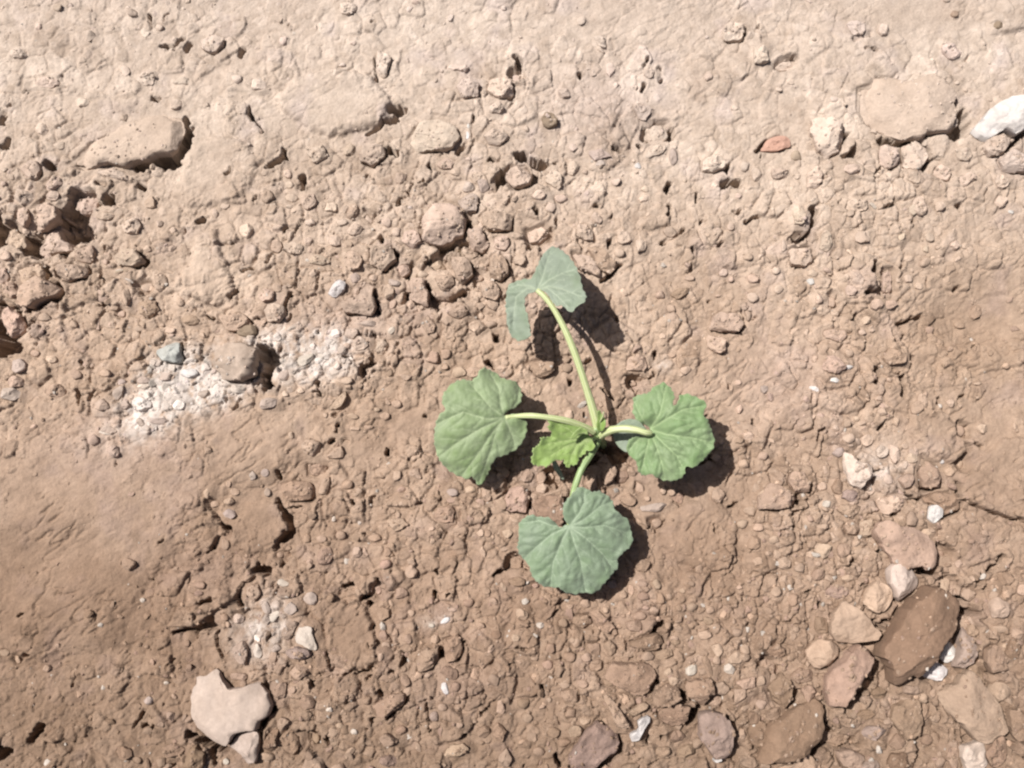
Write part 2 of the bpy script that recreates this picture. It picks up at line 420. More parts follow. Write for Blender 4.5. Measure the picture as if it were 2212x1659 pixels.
# cracks, clefts and holes between clods: line, width, depth in mm
CRACKS = [
    (T(0, 2, '1840,1060 1900,1130 1960,1230 1990,1290 1900,1340 1850,1430'), 11, 6), (T(0, 2, '1830,1430 1790,1445'), 4, 3),
    (T(1, 2, '190,1000 230,1090 290,1170 310,1270 240,1340 170,1410'), 11, 6), (T(1, 2, '260,1480 220,1560'), 13, 5), (T(1, 2, '20,1600 100,1620'), 18, 6),
    (T(0, 3, '2200,30 2120,90 2090,170 2110,240'), 10, 6), (T(0, 3, '1950,280 1890,310 1880,410 1740,440 1650,490 1500,485'), 8, 5),
    (T(0, 3, '1880,470 1870,570 1930,700'), 4, 3), (T(0, 3, '1750,230 1850,190'), 6, 3),
    (T(0, 3, '380,1290 330,1340 280,1410'), 12, 5), (T(0, 3, '0,1480 80,1500 20,1560'), 14, 5), (T(0, 3, '1250,1290 1290,1300'), 9, 5),
    (T(0, 3, '1260,1160 1240,1200'), 7, 4), (T(0, 3, '0,560 10,640'), 8, 5), (T(0, 3, '100,660 190,720 240,670'), 7, 4), (T(0, 3, '1500,1600 1560,1590'), 9, 5),
    (T(0, 3, '1650,1350 1740,1390 1860,1440 1960,1500'), 14, 7), (T(0, 3, '1850,1500 1880,1590'), 10, 5),
    (T(1, 3, '110,950 150,1050 180,1160 110,1230 60,1290'), 14, 8), (T(1, 3, '380,1360 450,1370 400,1440'), 16, 7), (T(1, 3, '420,1450 400,1520 330,1550'), 9, 6),
    (T(1, 3, '520,1400 545,1460'), 9, 5), (T(1, 3, '580,1560 610,1600'), 7, 5),
    (T(1, 3, '1040,20 1050,80 990,150 920,200'), 8, 5), (T(1, 3, '990,240 1010,350 1040,450 1060,560 1055,660'), 8, 5), (T(1, 3, '1040,760 980,810 880,825'), 8, 4),
    (T(1, 3, '1160,520 1200,640'), 8, 5), (T(1, 3, '1290,680 1270,790'), 6, 4), (T(1, 3, '1600,620 1620,740'), 9, 5), (T(1, 3, '1530,800 1430,830'), 6, 4),
    (T(1, 3, '1810,570 1760,720'), 5, 4), (T(1, 3, '1490,1100 1500,1220 1500,1330'), 5, 4), (T(1, 3, '1810,1330 1800,1400'), 9, 5), (T(1, 3, '1310,1000 1250,1100 1140,1220'), 6, 4),
    (T(1, 3, '1070,990 1075,1030'), 7, 5), (T(1, 3, '1330,120 1320,220'), 8, 4), (T(1, 3, '1550,130 1540,220'), 6, 4), (T(1, 3, '110,440 140,540'), 9, 5),
    (T(1, 3, '770,90 830,80'), 6, 4), (T(1, 3, '610,660 640,780'), 5, 4), (T(1, 3, '500,880 500,990'), 6, 4),
    (T(1, 2, '660,500 590,560 540,650'), 10, 6), (T(1, 2, '630,700 600,780 520,810'), 6, 4), (T(1, 2, '650,850 640,940 600,990'), 6, 4), (T(1, 2, '810,60 790,190 690,260'), 9, 6),
    (T(1, 2, '770,500 780,600'), 8, 5), (T(1, 2, '720,360 690,430'), 5, 4), (T(1, 2, '1720,1060 1760,1130 1720,1220'), 12, 7), (T(1, 2, '1600,950 1610,1020'), 7, 5),
    (T(1, 2, '1180,1450 1190,1490'), 9, 5), (T(1, 2, '200,760 210,800'), 8, 5), (T(1, 2, '1130,560 1130,610'), 6, 5), (T(1, 2, '250,1080 400,1050'), 3, 3),
    (T(1, 2, '540,0 550,90'), 7, 5), (T(1, 2, '1040,370 1050,440'), 6, 4), (T(1, 2, '2080,1650 2200,1600'), 8, 4),
    (T(0, 0, '960,1450 1130,1500 1260,1450 1340,1420'), 18, 7), (T(0, 0, '1380,1400 1500,1410 1570,1300 1620,1160'), 24, 9), (T(0, 0, '1620,1060 1640,1080'), 11, 5),
    (T(0, 0, '440,1440 480,1490'), 13, 6), (T(0, 0, '60,1020 40,1090'), 11, 6), (T(0, 0, '100,1230 60,1300'), 9, 5), (T(0, 0, '330,700 350,740 470,780 600,770'), 4, 3),
    (T(0, 0, '1400,410 1480,410 1580,350'), 6, 4), (T(0, 0, '1640,400 1610,440'), 8, 4), (T(0, 0, '2110,430 2080,470'), 8, 4), (T(0, 0, '1340,870 1380,880'), 12, 4),
    (T(0, 0, '1180,1590 1260,1640'), 10, 6), (T(0, 0, '850,1620 950,1620'), 8, 5), (T(0, 0, '2150,940 2200,1040'), 8, 5), (T(0, 0, '1300,150 1310,290'), 6, 4),
    (T(1, 0, '20,1060 60,1150'), 6, 4), (T(1, 0, '250,1290 265,1370 110,1450'), 8, 5), (T(1, 0, '1170,950 1280,960 1160,1060'), 14, 5),
    (T(1, 0, '1100,1040 1080,1100 960,1180'), 6, 4), (T(1, 0, '1160,1310 1220,1340'), 12, 6), (T(1, 0, '1870,1020 1870,1200'), 6, 4), (T(1, 0, '1810,1240 1750,1330'), 9, 5),
    (T(1, 0, '410,1540 400,1650'), 12, 6), (T(1, 0, '1620,1370 1660,1340'), 6, 4), (T(1, 0, '1500,1440 1510,1470'), 8, 5), (T(1, 0, '2020,1380 2040,1400'), 9, 5), (T(1, 0, '2170,1500 2120,1560 2030,1650'), 18, 8),
    (T(1, 0, '2110,860 2212,865'), 6, 4), (T(1, 0, '1030,520 1040,620 1050,690'), 4, 3), (T(1, 0, '700,120 740,120'), 6, 3),
    (T(2, 0, '40,500 70,560 90,650'), 11, 6), (T(2, 0, '60,1350 150,1400 250,1450 380,1460'), 16, 7), (T(2, 0, '200,1500 200,1600 280,1600'), 15, 7), (T(2, 0, '470,1360 480,1440'), 8, 5),
    (T(2, 0, '860,340 870,420'), 7, 5), (T(2, 0, '1380,1110 1370,1180 1260,1220'), 10, 6), (T(2, 0, '1280,600 1290,680'), 9, 5), (T(2, 0, '1180,500 1150,570'), 6, 4), (T(2, 0, '880,1300 930,1300'), 11, 5),
    (T(2, 0, '1100,1270 1120,1290'), 8, 4), (T(2, 0, '1830,1600 1880,1570 1960,1590'), 14, 7), (T(2, 0, '1880,1430 1860,1480'), 8, 5), (T(2, 0, '2020,240 2020,300'), 6, 4), (T(2, 0, '1370,1580 1330,1640'), 9, 5),
    (T(2, 0, '2200,1220 2110,1310'), 6, 4), (T(2, 0, '590,640 600,670'), 7, 4), (T(2, 0, '1160,720 1130,790'), 6, 4),
    (T(3, 0, '230,500 180,550 110,590'), 11, 5), (T(3, 0, '880,290 820,330 740,350'), 10, 5), (T(3, 0, '1740,490 1700,520 1600,530'), 7, 4), (T(3, 0, '1530,370 1480,420'), 5, 4),
    (T(3, 0, '1680,1020 1690,1140 1560,1170'), 22, 9), (T(3, 0, '960,1240 1060,1250 1130,1260 1280,1190'), 10, 7), (T(3, 0, '660,1180 650,1230'), 9, 5), (T(3, 0, '740,1300 720,1350 650,1380'), 13, 6),
    (T(3, 0, '1470,1400 1380,1420 1330,1480 1250,1500'), 13, 7), (T(3, 0, '2200,1160 2110,1250 2040,1310'), 12, 6), (T(3, 0, '500,1540 440,1570 400,1640'), 10, 6), (T(3, 0, '1620,1520 1500,1580'), 6, 4),
    (T(3, 0, '1540,900 1520,960'), 6, 4), (T(3, 0, '830,430 930,430'), 5, 4),
    (T(0, 1, '620,180 700,230 680,330 640,400'), 40, 9), (T(0, 1, '530,250 560,330 580,420'), 16, 8), (T(0, 1, '640,480 590,540'), 22, 8), (T(0, 1, '740,300 700,440'), 10, 7), (T(0, 1, '700,420 600,520'), 16, 8), (T(0, 1, '-10,240 10,480'), 30, 9), (T(0, 1, '210,330 280,400 270,500'), 30, 9),
    (T(0, 1, '350,550 500,520'), 10, 6), (T(0, 1, '960,60 950,130 880,150'), 16, 7), (T(0, 1, '420,690 450,740'), 13, 6), (T(0, 1, '540,820 580,880 540,960'), 10, 5), (T(0, 1, '500,940 290,1030'), 10, 6),
    (T(0, 1, '850,510 910,500'), 11, 6), (T(0, 1, '860,600 800,640 800,700'), 9, 6), (T(0, 1, '1270,540 1290,630'), 9, 5), (T(0, 1, '1340,800 1300,870 1220,900'), 8, 6), (T(0, 1, '0,1170 40,1290 130,1350 0,1370'), 26, 9),
    (T(0, 1, '0,970 100,980 190,1050 200,1150'), 8, 5), (T(0, 1, '1160,970 1110,1030'), 9, 5), (T(0, 1, '1550,340 1610,350'), 9, 5), (T(0, 1, '1730,270 1830,250'), 7, 5), (T(0, 1, '1410,1040 1330,1080'), 6, 4),
    (T(0, 1, '730,1490 740,1570'), 7, 5), (T(0, 1, '590,1540 620,1580'), 10, 5), (T(0, 1, '340,1130 310,1190'), 8, 5), (T(0, 1, '1580,1330 1590,1450'), 6, 4), (T(0, 1, '1870,1100 1700,1090'), 6, 4), (T(0, 1, '2060,850 2010,920'), 8, 4),
    (T(0, 1, '200,580 150,660 100,800'), 7, 5), (T(0, 1, '300,1370 340,1440'), 9, 5), (T(0, 1, '2150,1500 2110,1600'), 8, 5), (T(0, 2, '690,70 690,180'), 8, 5), (T(0, 2, '1020,420 1040,490'), 10, 5),
    (T(1, 1, '105,1390 140,1500 120,1640'), 32, 11), (T(1, 1, '1830,210 1850,330'), 14, 7), (T(1, 1, '1600,510 1720,470 1830,460'), 11, 7), (T(1, 1, '2010,390 2170,360'), 9, 6), (T(1, 1, '2000,420 2050,520 1940,540'), 11, 6),
    (T(1, 1, '1210,530 1200,640 1120,680'), 9, 6), (T(1, 1, '1360,640 1370,690 1300,740'), 9, 6), (T(1, 1, '1500,600 1470,690'), 9, 6), (T(1, 1, '1640,590 1640,670 1520,680'), 8, 5), (T(1, 1, '1850,650 1900,740 1900,820'), 9, 6),
    (T(1, 1, '1500,800 1550,880 1530,1050'), 15, 8), (T(1, 1, '1800,890 1720,930 1620,1020'), 12, 6), (T(1, 1, '1060,830 1060,900'), 11, 6), (T(1, 1, '1060,980 1070,1070 1000,1080'), 7, 5), (T(1, 1, '1310,870 1310,950 1230,980'), 7, 5),
    (T(1, 1, '700,580 740,570'), 11, 6), (T(1, 1, '260,440 240,500 180,510'), 8, 5), (T(1, 1, '1130,390 1100,420'), 10, 5), (T(1, 1, '320,900 300,960 250,1010'), 8, 5), (T(1, 1, '30,1110 20,1200'), 14, 7), (T(1, 1, '1030,1260 1020,1380'), 13, 6),
    (T(1, 1, '740,1430 1050,1410'), 6, 5), (T(1, 1, '1050,1450 930,1530 910,1610'), 14, 6), (T(1, 1, '2060,1190 2090,1260'), 11, 6), (T(1, 1, '1940,1020 1970,1060'), 7, 5), (T(1, 1, '1040,230 1010,280'), 6, 5), (T(1, 1, '1920,80 1890,190'), 5, 5),
    (T(1, 1, '530,550 600,550'), 5, 4), (T(1, 1, '1770,520 1590,540'), 6, 4), (T(1, 1, '890,150 870,220'), 6, 4), (T(1, 1, '1610,1150 1610,1230'), 5, 4), (T(1, 1, '2010,1480 2040,1520'), 10, 5),
    (T(2, 1, '950,640 880,690 790,770'), 8, 6), (T(2, 1, '1240,1400 1200,1520 1150,1590 1040,1620 1070,1680'), 8, 5), (T(2, 1, '330,350 320,420 260,450'), 12, 6), (T(2, 1, '740,130 720,170'), 10, 5), (T(2, 1, '700,330 710,430'), 8, 5),
    (T(2, 1, '1480,340 1400,390 1290,450'), 7, 5), (T(2, 1, '2130,210 2020,270'), 7, 4), (T(2, 1, '1990,1020 2010,1150 1950,1210'), 5, 4), (T(2, 1, '190,160 210,190'), 8, 5), (T(2, 1, '180,460 120,520'), 8, 5), (T(2, 1, '1600,20 1600,70'), 6, 5),
    (T(2, 1, '840,440 830,490'), 6, 4), (T(2, 1, '480,1590 500,1650'), 8, 5), (T(2, 1, '1350,110 1350,200'), 6, 5), (T(2, 1, '2100,1080 2050,1120'), 5, 4), (T(2, 1, '1550,480 1560,520'), 6, 4),
    (T(3, 1, '370,170 380,260 320,340 210,430'), 17, 8), (T(3, 1, '570,400 570,490 520,540'), 8, 5), (T(3, 1, '930,640 910,700 940,740'), 11, 7), (T(3, 1, '960,830 940,900 850,890'), 14, 8), (T(3, 1, '1150,610 1140,660'), 8, 5),
    (T(3, 1, '1240,1420 1220,1500 1100,1525'), 12, 7), (T(3, 1, '1140,940 1090,1010'), 7, 5), (T(3, 1, '700,1230 600,1290'), 8, 5), (T(3, 1, '930,1530 940,1640'), 11, 6), (T(3, 1, '1150,1600 1170,1700'), 10, 7), (T(3, 1, '1070,1190 1100,1280 1190,1390'), 4, 4),
    (T(3, 1, '390,580 370,640 240,650'), 5, 4), (T(3, 1, '600,920 600,990 500,990'), 5, 4), (T(3, 1, '1080,780 1080,860 1000,860'), 4, 4), (T(3, 1, '1340,1060 1200,1110 1120,1140'), 7, 4), (T(3, 1, '750,1070 710,1110'), 6, 4), (T(3, 1, '1240,230 1210,270'), 6, 4),
    (T(3, 1, '1250,40 1220,110'), 5, 4), (T(3, 1, '1080,80 1060,140 980,140'), 5, 4), (T(3, 1, '1620,130 1630,160'), 8, 4), (T(3, 1, '1380,740 1370,800'), 5, 4),
    (T(3, 2, '1160,20 1170,100'), 10, 7), (T(3, 2, '1480,140 1560,240'), 8, 5), (T(3, 2, '1660,340 1700,450 1770,450 1760,360'), 8, 5), (T(3, 2, '1700,460 1750,570 1690,640 1660,670'), 10, 6), (T(3, 2, '980,150 910,210'), 6, 4), (T(3, 2, '1000,330 950,400'), 6, 4),
    (T(3, 2, '960,770 890,800 850,870 790,910'), 12, 7), (T(3, 2, '800,940 780,1010'), 9, 6), (T(3, 2, '1140,690 1100,700'), 9, 6), (T(3, 2, '1260,780 1260,880 1180,910'), 8, 5), (T(3, 2, '1510,780 1510,880 1350,910'), 6, 5), (T(3, 2, '1640,860 1640,1100 1520,1140'), 7, 5),
    (T(3, 2, '1120,930 1230,1000 1310,1010'), 10, 6), (T(3, 2, '1170,1040 1190,1080'), 9, 6), (T(3, 2, '1110,1110 990,1140'), 8, 6), (T(3, 2, '780,1190 770,1280 720,1330'), 9, 6), (T(3, 2, '910,1190 900,1290 840,1340'), 6, 5), (T(3, 2, '1660,1000 1850,1070 2050,1150 2250,1210'), 3, 4),
    (T(3, 2, '1450,1400 1500,1450 1440,1500 1390,1620'), 13, 8), (T(3, 2, '1280,1600 1390,1620'), 16, 8), (T(3, 2, '1980,1500 1950,1570 1840,1640'), 10, 7), (T(3, 2, '530,1410 520,1510'), 6, 5), (T(3, 2, '700,1490 720,1520 640,1560'), 7, 5), (T(3, 2, '230,960 240,1030'), 10, 6),
    (T(3, 2, '360,900 340,950'), 5, 4), (T(3, 2, '360,80 360,150'), 5, 4), (T(3, 2, '680,540 680,610'), 8, 5), (T(3, 2, '1470,1240 1470,1310'), 6, 5), (T(3, 2, '940,1440 950,1530'), 9, 6), (T(3, 2, '1600,1570 1560,1620'), 9, 6), (T(3, 2, '1850,550 1820,510'), 7, 5),
    (T(2, 3, '1270,790 1270,860 1240,900'), 11, 7), (T(2, 3, '1150,1030 1190,1110 1220,1160'), 13, 8), (T(2, 3, '1450,960 1470,1030'), 12, 7), (T(2, 3, '1740,990 1700,1060 1640,1110'), 8, 6), (T(2, 3, '1600,1110 1560,1190 1500,1260 1450,1310'), 13, 8), (T(2, 3, '1840,1060 1810,1130 1750,1150'), 10, 6),
    (T(2, 3, '930,1430 920,1490 820,1560 790,1620 740,1650'), 11, 7), (T(2, 3, '590,1430 520,1450 450,1500'), 8, 6), (T(2, 3, '370,1530 420,1620'), 7, 5), (T(2, 3, '1190,1250 1150,1380'), 12, 6), (T(2, 3, '1910,1270 1900,1560'), 8, 6), (T(2, 3, '1230,620 1220,700'), 6, 5), (T(2, 3, '1390,610 1380,680'), 6, 5),
    (T(2, 3, '500,400 480,470'), 10, 5), (T(2, 3, '700,400 720,460'), 9, 5), (T(2, 3, '860,370 900,450 850,490'), 8, 5), (T(2, 3, '1020,330 1050,370'), 10, 5), (T(2, 3, '1280,400 1220,470'), 12, 6), (T(2, 3, '770,580 760,680'), 6, 5), (T(2, 3, '570,990 560,1050'), 7, 5), (T(2, 3, '570,1180 580,1210'), 12, 6),
    (T(2, 3, '2030,680 1990,740'), 10, 5), (T(2, 3, '1970,780 1960,850'), 10, 6), (T(2, 3, '260,930 260,980'), 5, 4), (T(2, 3, '320,640 310,700'), 6, 4), (T(2, 3, '1290,1370 1290,1430'), 7, 5), (T(2, 3, '1650,1470 1680,1540'), 7, 6), (T(2, 3, '1400,1540 1160,1600'), 3, 4), (T(2, 3, '2160,1600 2212,1650'), 14, 7),
    (T(3, 3, '870,370 940,440 950,520 870,560 780,570'), 9, 7), (T(3, 3, '820,590 850,680 850,760'), 8, 7), (T(3, 3, '640,1100 680,1180 650,1230'), 9, 6), (T(3, 3, '1080,200 1080,280 1030,370 950,390'), 8, 6), (T(3, 3, '450,1280 440,1400 380,1500 310,1550'), 17, 8), (T(3, 3, '300,1570 160,1600'), 6, 5), (T(3, 3, '0,1610 80,1590'), 7, 6),
    (T(3, 3, '170,870 200,960 190,1080 130,1150'), 10, 7), (T(3, 3, '20,740 80,790 60,860'), 10, 6), (T(3, 3, '0,690 60,720 160,680'), 7, 6), (T(3, 3, '650,1480 760,1450'), 7, 5), (T(3, 3, '1320,1160 1340,1290 1280,1380'), 12, 7), (T(3, 3, '1430,1090 1470,1180 1450,1250'), 8, 6), (T(3, 3, '1090,1290 1000,1390'), 11, 7),
    (T(3, 3, '1260,1400 1310,1480 1270,1590 1220,1650'), 10, 7), (T(3, 3, '950,910 1010,960'), 11, 7), (T(3, 3, '1000,830 1030,900 1130,870 1210,750'), 6, 6), (T(3, 3, '1050,1110 1080,1080'), 8, 6), (T(3, 3, '1740,830 1900,1020 1980,1160 2010,1310'), 7, 7), (T(3, 3, '2010,1360 2080,1450'), 14, 8), (T(3, 3, '1860,760 1910,880'), 9, 6),
    (T(3, 3, '1760,680 1790,740 1730,800'), 10, 7), (T(3, 3, '1580,20 1620,110 1560,160'), 11, 7), (T(3, 3, '1820,40 1790,70'), 10, 6), (T(3, 3, '430,180 420,260'), 7, 5), (T(3, 3, '350,90 270,170'), 5, 4), (T(3, 3, '2190,1540 2210,1650'), 12, 7), (T(3, 3, '1700,1380 1640,1440'), 6, 5), (T(3, 3, '1880,100 1840,110'), 6, 5), (T(3, 3, '410,960 440,1000'), 9, 5),
    (T(3, 3, '1000,1000 1040,1080'), 6, 5), (T(3, 3, '700,1340 720,1360'), 9, 5),
    (T(2, 2, '780,560 860,560 900,600'), 16, 6), (T(2, 2, '640,720 720,640'), 14, 5),
    (T(3, 3, '1680,240 1690,340 1610,440 1500,600 1370,780'), 34, 9), (T(3, 3, '900,750 860,860 760,980 670,1100'), 24, 8), (T(3, 3, '1700,300 1750,330'), 14, 7), (T(3, 3, '470,1260 450,1400 390,1510'), 16, 8),
    # the scraped hollow round the seedling's stem
    (T(2, 2, '900,560 960,640 1030,680'), 14, 6), (T(2, 2, '940,740 930,850 820,900'), 10, 6), (T(2, 2, '1080,20 1080,90'), 8, 5), (T(2, 2, '780,30 860,130'), 6, 4), (T(2, 2, '300,760 390,860 330,900'), 13, 6), (T(2, 2, '150,960 150,1090'), 7, 5),
    (T(2, 2, '1350,1040 1270,1100'), 6, 5), (T(2, 2, '1450,930 1440,1040'), 6, 5), (T(2, 2, '1080,850 1060,960'), 6, 5), (T(2, 2, '1980,1270 2000,1410'), 5, 5), (T(2, 2, '1190,1500 1190,1620'), 8, 5), (T(2, 2, '2080,310 2080,390'), 6, 4), (T(2, 2, '1310,1180 1240,1270'), 6, 5),
    (T(2, 2, '50,1520 100,1590'), 12, 6), (T(2, 2, '1500,700 1700,640'), 10, 4), (T(2, 2, '1880,1060 1930,1020'), 5, 4),
]
rp = np.random.default_rng(909)
npit = 0
while npit < 260:
    u_, v_ = rp.uniform(-100, 2310), rp.uniform(-80, 1740)
    if rp.random() > float(crumb_density(np.array([u_]), np.array([v_]))[0]) ** 1.3 * (0.45 if v_ < 350 else 1): continue
    npit += 1
    L_ = 3 + 13 * rp.random() ** 2; an = R(rp.normal(-68, 28))
    mid = (u_ + rp.normal(0, 3), v_ + rp.normal(0, 3))
    k_ = 1.0 if v_ > 350 else 0.7
    CRACKS.append(([(u_ - L_ * math.cos(an), v_ - L_ * math.sin(an)), mid, (u_ + L_ * math.cos(an + .5), v_ + L_ * math.sin(an + .5))], rp.uniform(3.0, 6.0) * k_, rp.uniform(1.5, 3.5) * k_))
for pts, wd, dp in CRACKS:
    P = np.array(pts)
    sl = window(P[:, 0].min(), P[:, 1].min(), P[:, 0].max(), P[:, 1].max(), wd * 2 + 16)
    px, py = WU[sl], WV[sl]
    dm = np.full(px.shape, 1e9)
    for k in range(len(P) - 1):
        d, t = seg_dist(px, py, *P[k], *P[k + 1]); dm = np.minimum(dm, d)
    ww = wd * 0.66 * (1 + 0.35 * vnoise(GUc[sl] / 9, GVc[sl] / 9, 140))
    cut = 1 - sstep(ww * 0.72, ww * 1.06, dm)
    H[sl] -= cut * dp * 0.0017
    H[sl] += 0.0003 * np.exp(-((dm - ww * 1.6) / (ww * 0.6 + 2)) ** 2)

def col_at(u, v):
    return soil_tone(u, v)
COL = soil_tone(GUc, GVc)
COL = COL * (1 + tint_cell[..., None] * np.array([0.9, 1.0, 1.1]))
fine = fbm(GX / 0.0011, GY / 0.0011, 2, 150)
COL = np.clip(COL * (1 + 0.05 * fine[..., None] * LOD[..., None]), 0.02, 0.8)
wf_ = sstep(0.0, 0.12, far)[..., None]
COL = COL * (1 - wf_) + np.array([0.318, 0.235, 0.178]) * (1 + 0.10 * fbm(GX / 0.12, GY / 0.12, 2, 156)[..., None]) * wf_
COL = np.where(bad[..., None], np.array([0.318, 0.235, 0.178]) * (1 + 0.10 * fbm(GX / 0.12, GY / 0.12, 2, 156)[..., None]), COL)

nx, ny = len(X1), len(Y1)
HS = H.copy()
for _ in range(6):
    HS[1:-1, 1:-1] = (HS[1:-1, 1:-1] * 2 + HS[:-2, 1:-1] + HS[2:, 1:-1] + HS[1:-1, :-2] + HS[1:-1, 2:]) / 6

def height(x, y, arr=HS):
    i = np.clip(np.searchsorted(X1, x) - 1, 0, nx - 2); j = np.clip(np.searchsorted(Y1, y) - 1, 0, ny - 2)
    fx = np.clip((x - X1[i]) / (X1[i + 1] - X1[i]), 0, 1); fy = np.clip((y - Y1[j]) / (Y1[j + 1] - Y1[j]), 0, 1)
    return (arr[j, i] * (1 - fx) + arr[j, i + 1] * fx) * (1 - fy) + (arr[j + 1, i] * (1 - fx) + arr[j + 1, i + 1] * fx) * fy

# ------------------------------------------------------------------ stones and clods, each a thing of its own
TONES = {  # factor on the local soil colour, or ('abs', colour) for another material
    'tan': (1.0, 1.0, 1.0), 'brown': (0.90, 0.88, 0.85), 'darkbrown': (0.80, 0.745, 0.71), 'pale': (1.10, 1.12, 1.14), 'cream': (1.22, 1.25, 1.27),
    'pink': (1.09, 1.09, 1.13), 'grey': (1.03, 1.08, 1.18), 'lilac': (1.0, 1.01, 1.08),
    'white': ('abs', (0.40, 0.345, 0.295)), 'bright': ('abs', (0.47, 0.445, 0.425)), 'bluewhite': ('abs', (0.33, 0.325, 0.31)),
    'brick': ('abs', (0.37, 0.225, 0.175)), 'rose': ('abs', (0.325, 0.262, 0.226)), 'palerose': ('abs', (0.40, 0.322, 0.278)), 'lumpbrown': ('abs', (0.31, 0.245, 0.20)), 'pebble': ('abs', (0.195, 0.150, 0.110)),
}
TONE_WORD = {'palerose': 'pinkish white', 'lumpbrown': 'brown', 'tan': 'tan', 'brown': 'brown', 'darkbrown': 'dark brown', 'pale': 'pale tan', 'cream': 'cream', 'pink': 'pinkish', 'grey': 'greyish',
             'lilac': 'lilac grey', 'white': 'whitish', 'bright': 'bright white', 'bluewhite': 'bluish white', 'brick': 'brick red', 'rose': 'pinkish white', 'pebble': 'grey brown'}
NAME_OF = {'clod': 'soil_clod', 'stone': 'stone', 'chip': 'stone_chip', 'pebble': 'pebble'}

def densify(P, n, cut=0.09):
    P = np.asarray(P, float)
    Qn = np.roll(P, -1, 0)                              # one light corner cut keeps the stone angular
    P = np.stack([P * (1 - cut) + Qn * cut, P * cut + Qn * (1 - cut)], 1).reshape(-1, 2)
    Q2 = np.vstack([P, P[:1]])
    seg = np.hypot(*np.diff(Q2, axis=0).T); s = np.concatenate([[0], np.cumsum(seg)])
    t = np.linspace(0, s[-1], n, endpoint=False)
    return np.stack([np.interp(t, s, Q2[:, 0]), np.interp(t, s, Q2[:, 1])], 1)

